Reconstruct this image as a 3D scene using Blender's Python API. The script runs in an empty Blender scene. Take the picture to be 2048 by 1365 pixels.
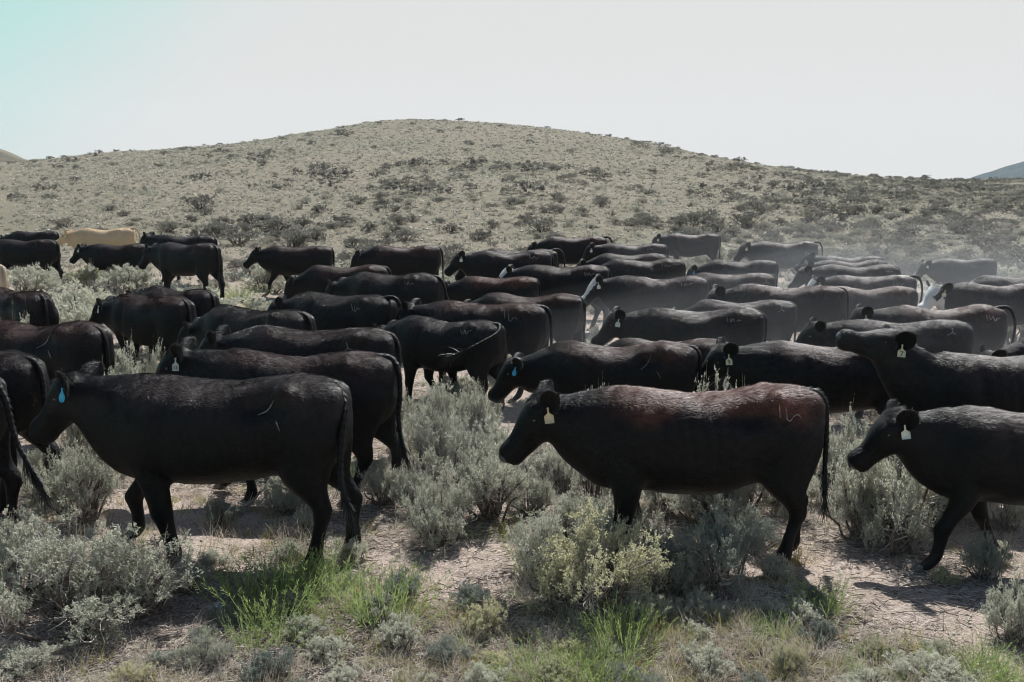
import bpy, math, random
import numpy as np
from mathutils import Vector, Matrix
from mathutils.bvhtree import BVHTree
R = math.radians
sc = bpy.context.scene
COL = sc.collection
# ------------------------------------------------------------------ camera, sky, sun, exposure
FPX = 1991.0                      # focal length in pixels of the 2048 wide frame
CAMZ = 2.55
PITCH = math.atan((682.5 - 402.0) / FPX)
cam_d = bpy.data.cameras.new('camera'); cam = bpy.data.objects.new('camera', cam_d); COL.objects.link(cam)
cam_d.sensor_width = 36.0; cam_d.lens = 36.0 * FPX / 2048.0
cam_d.clip_start = 0.05; cam_d.clip_end = 12000
cam.location = (0, 0, CAMZ); cam.rotation_euler = (math.pi / 2 - PITCH, 0, 0)
sc.camera = cam
SUN_EL, SUN_AZ = R(52), R(11)
sun_dir = Vector((math.sin(SUN_AZ) * math.cos(SUN_EL), math.cos(SUN_AZ) * math.cos(SUN_EL), math.sin(SUN_EL)))
sd = bpy.data.lights.new('sun', 'SUN'); sun = bpy.data.objects.new('sun', sd); COL.objects.link(sun)
sd.energy = 5.0; sd.angle = R(0.53); sd.color = (1.0, 0.985, 0.95)
sun.rotation_euler = sun_dir.to_track_quat('Z', 'Y').to_euler(); sun.location = (0, 0, 40)
w = bpy.data.worlds.new('World'); sc.world = w; w.use_nodes = True
nt = w.node_tree; nt.nodes.clear()
def N(nt, t, **k):
    n = nt.nodes.new(t)
    for a, b in k.items(): setattr(n, a, b)
    return n
sky = N(nt, 'ShaderNodeTexSky', sky_type='NISHITA', sun_disc=False, sun_elevation=SUN_EL, sun_rotation=SUN_AZ)
sky.dust_density = 3.0; sky.air_density = 1.2; sky.altitude = 1500
bgs = N(nt, 'ShaderNodeBackground'); bgs.inputs['Strength'].default_value = 0.07
nt.links.new(sky.outputs[0], bgs.inputs[0])
# thin bright high cloud over the low sky, thinning out to blue green at the upper left
tc = N(nt, 'ShaderNodeTexCoord'); sep = N(nt, 'ShaderNodeSeparateXYZ'); nt.links.new(tc.outputs['Generated'], sep.inputs[0])
nz = N(nt, 'ShaderNodeTexNoise'); nz.inputs['Scale'].default_value = 2.2; nz.inputs['Detail'].default_value = 5; nz.inputs['Roughness'].default_value = .55
nt.links.new(tc.outputs['Generated'], nz.inputs['Vector'])
def M(nt, op, a, b=None, c=None):
    n = N(nt, 'ShaderNodeMath', operation=op)
    for i, v in enumerate((a, b, c)):
        if v is None: continue
        if isinstance(v, (int, float)): n.inputs[i].default_value = v
        else: nt.links.new(v, n.inputs[i])
    return n.outputs[0]
a1 = M(nt, 'MULTIPLY', sep.outputs['X'], -1.25)
a2 = M(nt, 'MULTIPLY_ADD', sep.outputs['Z'], 1.5, a1)
a3 = M(nt, 'MULTIPLY_ADD', nz.outputs['Fac'], 0.30, a2)
mr = N(nt, 'ShaderNodeMapRange'); mr.interpolation_type = 'SMOOTHSTEP'
nt.links.new(a3, mr.inputs['Value']); mr.inputs['From Min'].default_value = .60; mr.inputs['From Max'].default_value = 1.12
cr = N(nt, 'ShaderNodeMixRGB'); nt.links.new(mr.outputs[0], cr.inputs[0])
cr.inputs[1].default_value = (.445, .445, .442, 1); cr.inputs[2].default_value = (.25, .46, .435, 1)
bgc = N(nt, 'ShaderNodeBackground'); nt.links.new(cr.outputs[0], bgc.inputs[0]); bgc.inputs[1].default_value = 1.0
mz = N(nt, 'ShaderNodeMapRange'); mz.interpolation_type = 'SMOOTHSTEP'
nt.links.new(sep.outputs['Z'], mz.inputs['Value']); mz.inputs['From Min'].default_value = .24; mz.inputs['From Max'].default_value = .5
mixw = N(nt, 'ShaderNodeMixShader'); nt.links.new(mz.outputs[0], mixw.inputs[0])
nt.links.new(bgc.outputs[0], mixw.inputs[1]); nt.links.new(bgs.outputs[0], mixw.inputs[2])
ow = N(nt, 'ShaderNodeOutputWorld'); nt.links.new(mixw.outputs[0], ow.inputs[0])
vs = sc.view_settings
vs.view_transform = 'Standard'; vs.look = 'None'; vs.exposure = 0.72; vs.gamma = 1.0; vs.use_curve_mapping = False
sc.render.engine = 'CYCLES'
cy = sc.cycles
cy.max_bounces = 5; cy.diffuse_bounces = 2; cy.glossy_bounces = 2; cy.transmission_bounces = 2
cy.volume_bounces = 0; cy.transparent_max_bounces = 40; cy.use_denoising = True; cy.denoising_prefilter = 'ACCURATE'; cy.use_adaptive_sampling = False; cy.filter_width = 1.05
cy.volume_step_rate = 2.0

# ------------------------------------------------------------------ helpers
ct, st = math.cos(PITCH), math.sin(PITCH)
def proj(P):
    P = np.asarray(P, float); x, y, z = P[..., 0], P[..., 1], P[..., 2] - CAMZ
    dep = y * ct - z * st; up = y * st + z * ct
    return np.stack([1024 + FPX * x / dep, 682.5 - FPX * up / dep, dep], -1)
def smooth(t): t = np.clip(t, 0, 1); return t * t * (3 - 2 * t)
_px = np.array([-900, -400, 0, 100, 300, 500, 640, 750, 870, 1000, 1100, 1200, 1300, 1400, 1500, 1600, 1700, 1900, 2048, 2500, 3200.])
_py = np.array([352, 342, 330, 322, 304, 287, 268, 249, 239, 245, 261, 275, 289, 309, 333, 347, 353, 357, 358, 354, 350.])
_rx = (_px - 1024) / FPX * 130 * 1.01
_rz = CAMZ + (397 - _py) / FPX * 130 * 1.01
_gx = np.arange(-400, 400, 1.0); _gz = np.interp(_gx, _rx, _rz)
_k = np.exp(-0.5 * (np.arange(-12, 13) / 3.5) ** 2); _k /= _k.sum()
_gz = np.convolve(np.pad(_gz, 12, mode='edge'), _k, 'valid')
def ridge(x): return np.interp(x, _gx, _gz)
def ramp(y):
    t = (y - 34.0) / 96.0
    a = 0.05; p = a * np.logaddexp(0, t / a)
    top = 1.0 - 0.35 * (t - 1); b = 0.035
    p = -b * np.logaddexp(-p / b, -top / b)
    return np.maximum(p + b * math.log(2) * np.exp(-((t - 1) / .2) ** 2), 0.42 * smooth((t - 1) / 1.0))
def ground(x, y):
    x = np.asarray(x, float); y = np.asarray(y, float)
    z = ridge(x) * ramp(y)
    near = np.exp(-(np.hypot(x, y) / 60) ** 2)
    z = z + near * (0.025 * np.sin(x * 1.3 + 1.7 * np.sin(y * .9)) + 0.02 * np.sin(y * 1.9 + x * .7 + 2)
                    + .012 * np.sin(x * 4.1 + y * 2.3) * np.sin(y * 3.7 - x * 1.9))
    far = smooth((y - 30) / 40)
    z = z + far * (0.16 * np.sin(x * .21 + 1.3 * np.sin(y * .13)) + 0.08 * np.sin(y * .45 + x * .33))
    return z
def gz(x, y): return float(ground(x, y))
def px_ground(px, py):
    """the ground point seen at a pixel of the photograph"""
    dx = (px - 1024) / FPX; dz = -(py - 682.5) / FPX
    d = np.array([dx, ct + dz * st, -st + dz * ct])
    t = 1.0; 
    for i in range(4000):
        p = np.array([0, 0, CAMZ]) + d * t
        if p[2] < ground(p[0], p[1]): break
        t += 0.02 + t * .002
    return float(p[0]), float(p[1])

class Acc:
    """collects verts/faces; any face size"""
    def __init__(s): s.v = []; s.f = {3: [], 4: []}; s.m = {3: [], 4: []}; s.n = 0; s.big = []; s.c = []
    def add(s, v, f, mat=0, col=None):
        v = np.asarray(v, np.float32).reshape(-1, 3); f = np.asarray(f, np.int64)
        k = f.shape[1]; s.v.append(v); s.f[k].append(f + s.n); s.m[k].append(np.full(len(f), mat, np.int32))
        if col is not None:
            c = np.asarray(col, np.float32); 
            if c.ndim == 1: c = np.tile(c, (len(v), 1))
            s.c.append(c)
        s.n += len(v)
    def mesh(s, name, mats, smoothed=False):
        me = bpy.data.meshes.new(name)
        V = np.concatenate(s.v)
        F3 = np.concatenate(s.f[3]) if s.f[3] else np.zeros((0, 3), int)
        F4 = np.concatenate(s.f[4]) if s.f[4] else np.zeros((0, 4), int)
        mi = np.concatenate([*s.m[3], *s.m[4]]) if (s.m[3] or s.m[4]) else np.zeros(0, int)
        me.vertices.add(len(V)); me.vertices.foreach_set('co', V.ravel())
        nl = F3.size + F4.size; me.loops.add(nl)
        me.loops.foreach_set('vertex_index', np.concatenate([F3.ravel(), F4.ravel()]).astype(np.int32))
        nf = len(F3) + len(F4); me.polygons.add(nf)
        ls = np.concatenate([np.arange(len(F3)) * 3, len(F3) * 3 + np.arange(len(F4)) * 4]).astype(np.int32)
        me.polygons.foreach_set('loop_start', ls)
        me.polygons.foreach_set('material_index', mi.astype(np.int32))
        if smoothed: me.polygons.foreach_set('use_smooth', np.ones(nf, bool))
        for m in mats: me.materials.append(m)
        if s.c:
            C = np.concatenate(s.c); a = me.color_attributes.new('coat', 'FLOAT_COLOR', 'POINT')
            a.data.foreach_set('color', np.concatenate([C, np.ones((len(C), 1), np.float32)], 1).ravel())
        me.update(calc_edges=True)
        return me
def link(name, me, parent=None, loc=(0, 0, 0)):
    o = bpy.data.objects.new(name, me); COL.objects.link(o); o.location = loc
    if parent: o.parent = parent
    return o
def tag(o, label=None, cat=None, group=None, kind=None):
    if label: o['label'] = label
    if cat: o['category'] = cat
    if group: o['group'] = group
    if kind: o['kind'] = kind
    return o
def frames(P):
    P = np.asarray(P, float); T = np.gradient(P, axis=0); T /= np.linalg.norm(T, axis=1)[:, None] + 1e-9
    up = np.array([0, 0, 1.]) if abs(T[0][2]) < .9 else np.array([1., 0, 0])
    U = []; u = up - T[0] * up.dot(T[0]); u /= np.linalg.norm(u)
    for t in T:
        u = u - t * u.dot(t); u /= np.linalg.norm(u) + 1e-9; U.append(u)
    U = np.array(U); return T, U, np.cross(T, U)
def tube(acc, P, rad, n=4, mat=0, cap=False, col=None):
    P = np.asarray(P, float); T, U, W = frames(P); rad = np.broadcast_to(rad, (len(P),))
    a = np.arange(n) * 2 * math.pi / n
    ring = (U[:, None] * np.cos(a)[None, :, None] + W[:, None] * np.sin(a)[None, :, None]) * rad[:, None, None] + P[:, None]
    v = ring.reshape(-1, 3); f = []
    for i in range(len(P) - 1):
        for j in range(n): f.append((i * n + j, i * n + (j + 1) % n, (i + 1) * n + (j + 1) % n, (i + 1) * n + j))
    if cap:
        v = np.vstack([v, P[0], P[-1]]); c0 = len(v) - 2; c1 = len(v) - 1; k = (len(P) - 1) * n
        f3 = [(c0, (j + 1) % n, j) for j in range(n)] + [(c1, k + j, k + (j + 1) % n) for j in range(n)]
        acc.add(v, f, mat, col); acc.n -= len(v); acc.f[3].append(np.array(f3) + acc.n); acc.m[3].append(np.full(len(f3), mat, np.int32)); acc.n += len(v)
    else: acc.add(v, f, mat, col)
def rings(acc, C, A, B, n=16, mat=0, e=1.0):
    """closed loft: ring centres C, half axes A and B (vectors)"""
    C, A, B = (np.asarray(q, float) for q in (C, A, B))
    t = np.arange(n) * 2 * math.pi / n
    c = np.sign(np.cos(t)) * np.abs(np.cos(t)) ** e; s_ = np.sign(np.sin(t)) * np.abs(np.sin(t)) ** e
    v = (C[:, None] + A[:, None] * c[None, :, None] + B[:, None] * s_[None, :, None]).reshape(-1, 3)
    f = [(i * n + j, i * n + (j + 1) % n, (i + 1) * n + (j + 1) % n, (i + 1) * n + j) for i in range(len(C) - 1) for j in range(n)]
    v = np.vstack([v, C[0], C[-1]]); c0 = len(v) - 2; c1 = c0 + 1; k = (len(C) - 1) * n
    f3 = [(c0, (j + 1) % n, j) for j in range(n)] + [(c1, k + j, k + (j + 1) % n) for j in range(n)]
    acc.add(v, f, mat); acc.n -= len(v); acc.f[3].append(np.array(f3) + acc.n); acc.m[3].append(np.full(len(f3), mat, np.int32)); acc.n += len(v)
def vn(P, f, seed=0):
    """cheap smooth noise, about -1..1"""
    r = np.random.RandomState(seed); o = 0
    for k in range(6):
        d = r.normal(size=3); d /= np.linalg.norm(d)
        o = o + np.sin(P @ d * f * (1 + .35 * k) + r.uniform(0, 6.28) + 1.5 * np.sin(P @ np.roll(d, 1) * f * .7 + r.uniform(0, 6)))
    return o / 3.2

# ------------------------------------------------------------------ materials
def mat(name, col, rough=.7, spec=.3, **k):
    m = bpy.data.materials.new(name); m.use_nodes = True; b = m.node_tree.nodes['Principled BSDF']
    b.inputs['Base Color'].default_value = (*col, 1); b.inputs['Roughness'].default_value = rough
    b.inputs['Specular IOR Level'].default_value = spec
    for a, v in k.items(): b.inputs[a.replace('_', ' ')].default_value = v
    return m
def noise_col(m, stops, scale, detail=4, coord='Object', rough=.6, bump=0, bscale=None, bdist=.02):
    t = m.node_tree; b = t.nodes['Principled BSDF']
    c = N(t, 'ShaderNodeTexCoord'); n = N(t, 'ShaderNodeTexNoise')
    n.inputs['Scale'].default_value = scale; n.inputs['Detail'].default_value = detail; n.inputs['Roughness'].default_value = rough
    t.links.new(c.outputs[coord], n.inputs['Vector'])
    r = N(t, 'ShaderNodeValToRGB'); t.links.new(n.outputs['Fac'], r.inputs[0])
    e = r.color_ramp.elements
    while len(e) < len(stops): e.new(.5)
    for q, (p, cc) in zip(e, stops): q.position = p; q.color = (*cc, 1)
    t.links.new(r.outputs[0], b.inputs['Base Color'])
    if bump:
        n2 = N(t, 'ShaderNodeTexNoise'); n2.inputs['Scale'].default_value = bscale or scale * 3; n2.inputs['Detail'].default_value = 5
        t.links.new(c.outputs[coord], n2.inputs['Vector'])
        bp = N(t, 'ShaderNodeBump'); bp.inputs['Strength'].default_value = bump; bp.inputs['Distance'].default_value = bdist
        t.links.new(n2.outputs['Fac'], bp.inputs['Height']); t.links.new(bp.outputs[0], b.inputs['Normal'])
    return m
def attr_mat(name, rough, spec, sheen=0, bump=0):
    m = mat(name, (.02, .02, .02), rough, spec); t = m.node_tree; b = t.nodes['Principled BSDF']
    a = N(t, 'ShaderNodeAttribute', attribute_name='coat'); t.links.new(a.outputs['Color'], b.inputs['Base Color'])
    if sheen:
        b.inputs['Sheen Weight'].default_value = sheen; b.inputs['Sheen Roughness'].default_value = .35
        b.inputs['Sheen Tint'].default_value = (.75, .72, .72, 1)
    if bump:
        c = N(t, 'ShaderNodeTexCoord'); mp = N(t, 'ShaderNodeMapping'); mp.inputs['Scale'].default_value = (1, 2.2, 2.2)
        n = N(t, 'ShaderNodeTexNoise'); n.inputs['Scale'].default_value = 38; n.inputs['Detail'].default_value = 4
        t.links.new(c.outputs['Object'], mp.inputs[0]); t.links.new(mp.outputs[0], n.inputs['Vector'])
        bp = N(t, 'ShaderNodeBump'); bp.inputs['Strength'].default_value = bump; bp.inputs['Distance'].default_value = .012
        t.links.new(n.outputs['Fac'], bp.inputs['Height']); t.links.new(bp.outputs[0], b.inputs['Normal'])
    return m
def leaf_mat(name, c1, c2, scale=6, trans=.35, rough=.6):
    """two sided foliage: diffuse with light coming through, colour varied in clumps"""
    m = bpy.data.materials.new(name); m.use_nodes = True; t = m.node_tree
    b = t.nodes['Principled BSDF']; b.inputs['Roughness'].default_value = rough; b.inputs['Specular IOR Level'].default_value = .25
    c = N(t, 'ShaderNodeTexCoord'); oi = N(t, 'ShaderNodeObjectInfo')
    n = N(t, 'ShaderNodeTexNoise'); n.inputs['Scale'].default_value = scale; n.inputs['Detail'].default_value = 3
    t.links.new(c.outputs['Object'], n.inputs['Vector'])
    s = M(t, 'MULTIPLY_ADD', oi.outputs['Random'], .35, n.outputs['Fac'])
    mr = N(t, 'ShaderNodeMapRange'); t.links.new(s, mr.inputs['Value']); mr.inputs['From Min'].default_value = .4; mr.inputs['From Max'].default_value = .9
    mx = N(t, 'ShaderNodeMixRGB'); t.links.new(mr.outputs[0], mx.inputs[0]); mx.inputs[1].default_value = (*c1, 1); mx.inputs[2].default_value = (*c2, 1)
    t.links.new(mx.outputs[0], b.inputs['Base Color'])
    tr = N(t, 'ShaderNodeBsdfTranslucent'); t.links.new(mx.outputs[0], tr.inputs[0])
    ms = N(t, 'ShaderNodeMixShader'); ms.inputs[0].default_value = trans
    t.links.new(b.outputs[0], ms.inputs[1]); t.links.new(tr.outputs[0], ms.inputs[2])
    t.links.new(ms.outputs[0], t.nodes['Material Output'].inputs[0])
    return m
MB_ = attr_mat('cow_hide', .5, .13, sheen=.02, bump=.6)
MF = attr_mat('cow_hair', .5, .42)
M_hoof = noise_col(mat('hoof_horn', (.1, .09, .09), .5, .4), [(.3, (.03, .028, .028)), (.7, (.17, .155, .15))], 30)
M_eye = mat('cow_eye', (.01, .008, .006), .08, .8)
M_nose = mat('wet_nose', (.03, .03, .034), .3, .8)
M_tagy = noise_col(mat('tag_yellow', (.7, .66, .42), .5), [(.3, (.50, .46, .30)), (.6, (.66, .62, .44))], 25)
M_tagw = noise_col(mat('tag_white', (.7, .72, .66), .5), [(.3, (.48, .50, .44)), (.6, (.62, .64, .57))], 25)
M_tagb = mat('tag_blue', (.045, .33, .55), .45)
M_tago = mat('tag_tan', (.55, .45, .30), .55)
M_ink = mat('tag_ink', (.02, .02, .03), .6)
M_band = mat('band_blue', (.03, .16, .5), .4)
M_brand = noise_col(mat('branded_hair', (.4, .38, .36), .6), [(.35, (.10, .095, .09)), (.65, (.30, .28, .27))], 40)
SAGE = leaf_mat('sage_leaf', (.33, .345, .27), (.60, .60, .49), 5, .40)
SAGEF = leaf_mat('sage_leaf_far', (.25, .245, .20), (.44, .425, .35), .8, .4)
SAGED = leaf_mat('sage_leaf_dull', (.13, .128, .11), (.25, .24, .20), .8, .35)
SAGEY = leaf_mat('sage_leaf_yellowed', (.36, .36, .235), (.58, .56, .36), 6, .4)
SAGEB = leaf_mat('sage_leaf_bluish', (.18, .208, .178), (.30, .33, .28), 6, .35)
GREEN = leaf_mat('rabbitbrush_leaf', (.15, .215, .075), (.33, .41, .15), 5, .45)
OLIVE = leaf_mat('yellowing_grass', (.24, .25, .06), (.40, .32, .12), 5, .4)
DRYG = leaf_mat('dry_grass', (.40, .35, .27), (.64, .58, .49), 3, .35)
BARK = noise_col(mat('sage_bark', (.1, .08, .07), .9, .1), [(.3, (.055, .043, .036)), (.7, (.20, .165, .14))], 22)
TWIG = noise_col(mat('grey_twig', (.3, .26, .23), .85, .15), [(.3, (.17, .145, .13)), (.7, (.48, .44, .40))], 9)
STALK = noise_col(mat('flower_stalk', (.4, .36, .27), .8, .2), [(.3, (.24, .20, .14)), (.7, (.48, .44, .34))], 14)
STONE = noise_col(mat('pale_stone', (.4, .38, .36), .85, .2), [(.35, (.26, .24, .22)), (.65, (.55, .53, .50))], 14, bump=.5)

# ground sheet
def ground_material():
    m = mat('dusty_soil', (.3, .25, .2), .95, .1); t = m.node_tree; b = t.nodes['Principled BSDF']
    g = N(t, 'ShaderNodeNewGeometry'); sp = N(t, 'ShaderNodeSeparateXYZ'); t.links.new(g.outputs['Position'], sp.inputs[0])
    def nz(sc_, det=5, ro=.6):
        n = N(t, 'ShaderNodeTexNoise'); n.inputs['Scale'].default_value = sc_; n.inputs['Detail'].default_value = det; n.inputs['Roughness'].default_value = ro
        t.links.new(g.outputs['Position'], n.inputs['Vector']); return n.outputs['Fac']
    def ramp_(f, stops):
        r = N(t, 'ShaderNodeValToRGB'); t.links.new(f, r.inputs[0]); e = r.color_ramp.elements
        while len(e) < len(stops): e.new(.5)
        for q, (p, c) in zip(e, stops): q.position = p; q.color = (*c, 1)
        return r.outputs[0]
    def mix(f, a, b_):
        x = N(t, 'ShaderNodeMixRGB')
        if isinstance(f, float): x.inputs[0].default_value = f
        else: t.links.new(f, x.inputs[0])
        for i, v in ((1, a), (2, b_)):
            if isinstance(v, tuple): x.inputs[i].default_value = (*v, 1)
            else: t.links.new(v, x.inputs[i])
        return x.outputs[0]
    near = ramp_(nz(2.2, 8, .7), [(.3, (.22, .170, .145)), (.5, (.33, .268, .232)), (.7, (.43, .36, .315))])
    litter = ramp_(nz(48, 5, .8), [(.38, (.075, .058, .046)), (.5, (.28, .225, .185)), (.62, (.55, .475, .40))])
    near = mix(.5, near, litter)
    # hillside: thin tan grass, bare pebbly patches
    h1 = ramp_(nz(2.6, 10, .82), [(.36, (.065, .064, .045)), (.5, (.145, .135, .095)), (.62, (.27, .245, .185))])
    h2 = ramp_(nz(.07, 4, .6), [(.4, (.235, .19, .145)), (.6, (.145, .13, .085))])
    hill = mix(.45, h1, h2); hill = mix(.42, hill, (.115, .108, .082))
    mr = N(t, 'ShaderNodeMapRange'); t.links.new(sp.outputs['Y'], mr.inputs['Value']); mr.inputs['From Min'].default_value = 20; mr.inputs['From Max'].default_value = 40
    c = mix(mr.outputs[0], near, hill)
    t.links.new(c, b.inputs['Base Color'])
    bp = N(t, 'ShaderNodeBump'); bp.inputs['Strength'].default_value = .9; bp.inputs['Distance'].default_value = .03
    hh = M(t, 'MULTIPLY_ADD', nz(14, 8, .75), 1.0, M(t, 'MULTIPLY', nz(1.6, 6, .7), 2.0))
    t.links.new(hh, bp.inputs['Height']); t.links.new(bp.outputs[0], b.inputs['Normal'])
    return m
def build_ground():
    L = 5.6; u = np.linspace(-L, L, 700); X = 4 * np.sinh(u)
    v = np.linspace(-3.6, 6.15, 620); Y = 7 + 4 * np.sinh(v)
    XX, YY = np.meshgrid(X, Y); Z = ground(XX, YY)
    P = np.stack([XX, YY, Z], -1).reshape(-1, 3)
    # trodden unevenness of the bare soil
    n = np.hypot(P[:, 0], P[:, 1] - 6) < 40
    P[n, 2] += .008 * vn(P[n], 9, 3) + .006 * vn(P[n], 21, 4)
    r, c = np.meshgrid(np.arange(len(Y) - 1), np.arange(len(X) - 1), indexing='ij'); k = (r * len(X) + c).ravel()
    F = np.stack([k, k + 1, k + 1 + len(X), k + len(X)], 1)
    a = Acc(); a.add(P, F)
    o = link('ground', a.mesh('ground', [ground_material()], True)); tag(o, kind='structure')
build_ground()
def build_far(name, cx, cy, hw, depth, h, col, seed, stops, base=-3.0):
    xs = np.linspace(-1, 1, 90); ys = np.linspace(-1, 1, 60); XX, YY = np.meshgrid(xs, ys)
    r = np.clip(1 - np.abs(XX) ** 1.5, 0, 1) * np.clip(1 - YY ** 2, 0, 1)
    P = np.stack([XX * hw + cx, YY * depth + cy, np.zeros_like(XX)], -1).reshape(-1, 3)
    nn = vn(P / hw, 5, seed) * .05 + vn(P / hw, 14, seed + 1) * .03
    P[:, 2] = base + h * (r.ravel() + nn * np.sqrt(r.ravel()))
    kx = len(xs); rr, cc = np.meshgrid(np.arange(len(ys) - 1), np.arange(kx - 1), indexing='ij'); k = (rr * kx + cc).ravel()
    a = Acc(); a.add(P, np.stack([k, k + 1, k + 1 + kx, k + kx], 1))
    m = noise_col(mat(name + '_cover', col, .95, .1), stops, .05, 8, rough=.75)
    o = link(name, a.mesh(name, [m], True)); tag(o, kind='structure')
# a further hill behind the left shoulder and a mountain far off at the right
build_far('hill', -215, 360, 78, 70, 31, (.2, .17, .12), 5, [(.35, (.07, .065, .045)), (.65, (.14, .125, .09))])
build_far('mountain', 505, 750, 182, 210, 62, (.08, .1, .09), 9, [(.4, (.018, .036, .042)), (.6, (.035, .055, .06))])
build_far('hill', 330, 520, 240, 160, 17, (.2, .17, .12), 7, [(.35, (.13, .115, .09)), (.65, (.24, .205, .16))])

# ------------------------------------------------------------------ cattle
VAR = None
def interp_curve(pts, n):
    P = np.asarray(pts, float); t = np.linspace(0, len(P) - 1, n); out = []
    for q in t:
        i = min(int(q), len(P) - 2); f = q - i
        p0, p1, p2, p3 = P[max(i - 1, 0)], P[i], P[i + 1], P[min(i + 2, len(P) - 1)]
        out.append(.5 * ((2 * p1) + (-p0 + p2) * f + (2 * p0 - 5 * p1 + 4 * p2 - p3) * f * f + (-p0 + 3 * p1 - 3 * p2 + p3) * f ** 3))
    return np.array(out)
HEADS = {  # poll x, poll z, pitch of the face below horizontal, turn towards the camera
    'walk': (-1.08, 1.215, 50, 0), 'high': (-1.06, 1.32, 42, 0), 'low': (-1.13, 1.08, 58, 0), 'graze': (-1.14, .98, 66, 0),
    'back': (-1.08, 1.17, 55, 14), 'away': (-1.06, 1.16, 50, -22), 'toward': (-1.02, 1.26, 48, 38), 'chin': (-.94, 1.435, -7, 0), 'C1': (-1.06, 1.27, 50, 0),
    'near52': (-1.0, 1.285, 50, 8), 'neard2': (-1.04, 1.21, 48, 10), 'turned': (-1.04, 1.14, 52, 30), 'turnlow': (-1.08, 1.0, 60, 25),
    'wface': (-1.06, 1.24, 46, 20), 'level': (-1.10, 1.17, 34, 0)}
LEGS = {  # hoof shift x of near-front, far-front, near-hind, far-hind; bend
    'C1': ((.20, -.26, -.02, .20), (0, .10, 0, .04)), 'walk1': ((-.02, -.38, -.10, .17), (0, .10, 0, .04)), 'walk2': ((-.10, .26, -.10, .10), (0, .08, 0, .03)),
    'walk3': ((-.33, .36, .14, -.14), (.05, 0, .05, 0)), 'stand': ((0, .05, 0, .08), (0, 0, 0, 0)), 'walk4': ((.16, -.22, -.18, .16), (0, .06, 0, .06))}
TAILS = {
    'hang': [(.70, 0, 1.25), (.83, 0, 1.245), (.90, 0, 1.16), (.915, 0, 1.0), (.92, 0, .82), (.92, 0, .66), (.925, -.01, .54)],
    'tight': [(.70, 0, 1.25), (.82, 0, 1.24), (.885, 0, 1.15), (.895, .01, 1.0), (.89, .02, .82), (.88, .02, .66), (.885, .02, .54)],
    'arch': [(.70, 0, 1.25), (.82, 0, 1.285), (.93, 0, 1.27), (1.0, 0, 1.15), (1.02, 0, .98), (1.0, 0, .80), (.98, 0, .64)],
    'kick': [(.70, 0, 1.25), (.83, 0, 1.245), (.90, -.02, 1.15), (.92, -.05, .97), (.91, -.08, .78), (.93, -.10, .62), (.97, -.12, .50)],
    'swish': [(.70, 0, 1.25), (.83, 0, 1.245), (.92, 0, 1.10), (.95, 0, .92), (1.0, 0, .74), (1.08, 0, .58), (1.15, 0, .46)],
    'fling': [(.72, 0, 1.25), (.85, -.02, 1.25), (.89, -.14, 1.17), (.80, -.30, 1.08), (.64, -.40, .98), (.48, -.45, .90), (.34, -.48, .85)],
    'out': [(.70, 0, 1.25), (.84, 0, 1.25), (.93, 0, 1.15), (.97, 0, 1.0), (1.03, 0, .86), (1.12, 0, .76), (1.22, 0, .72)],
    'sweep': [(.70, 0, 1.25), (.82, -.02, 1.24), (.875, -.10, 1.12), (.87, -.17, .95), (.86, -.20, .76), (.87, -.21, .60), (.93, -.22, .46)]}
BRANDS = {
    'wave2': [[(-.11, .04), (-.10, -.03)], [(-.06, .03), (-.05, -.025), (-.02, .025), (.0, -.02)], [(.03, -.01), (.06, .015), (.10, .0)]],
    'wave3': [[(-.10, .05), (-.085, .0), (-.08, -.05)], [(-.05, .0), (-.03, -.03), (.0, .03), (.03, -.01), (.07, -.015), (.09, .02)]],
    'wave': [[(-.12, .05), (-.09, -.045)], [(-.07, .045), (-.045, -.03), (-.01, .03), (.02, -.035), (.06, .005), (.12, .02)]],
    'slash': [[(.02, .08), (-.02, -.02), (-.10, -.08)], [(.08, -.08), (.13, -.16)]],
    'star': [[(-.01, .06), (0, 0), (-.07, -.05)], [(0, 0), (.06, -.03)]],
    'bars': [[(-.05, .05), (-.07, -.05)], [(.0, .05), (-.02, -.05)], [(.06, -.02), (.13, -.03)]],
    'n': [[(-.12, .06), (-.10, .0), (-.08, -.05)], [(-.07, .05), (-.04, .01), (-.02, -.05), (.01, -.05), (.03, -.01), (.07, .01), (.10, -.02)]]}
def head_frame(h):
    x, z, pi_, tn = h; th, ps = R(pi_), R(tn)
    a = np.array([-math.cos(th), 0, -math.sin(th)]); b = np.array([-math.sin(th), 0, math.cos(th)]); c = np.array([0, -1., 0])
    cs, sn = math.cos(ps), math.sin(ps); Rz = np.array([[cs, -sn, 0], [sn, cs, 0], [0, 0, 1]])
    P = np.array([x, 0, z]) + np.array([0, -.20 * math.sin(ps), 0])
    return P, Rz @ a, Rz @ b, Rz @ c          # c points to the near (camera) side for turn 0
HEAD_SEC = [(-.045, -.085, .075, .070), (0., -.082, .108, .098), (.07, -.082, .122, .112), (.14, -.088, .122, .115), (.21, -.092, .110, .094),
            (.29, -.090, .088, .070), (.36, -.086, .078, .066), (.42, -.080, .081, .073), (.465, -.079, .078, .074), (.498, -.080, .062, .062), (.512, -.082, .035, .04)]
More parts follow.
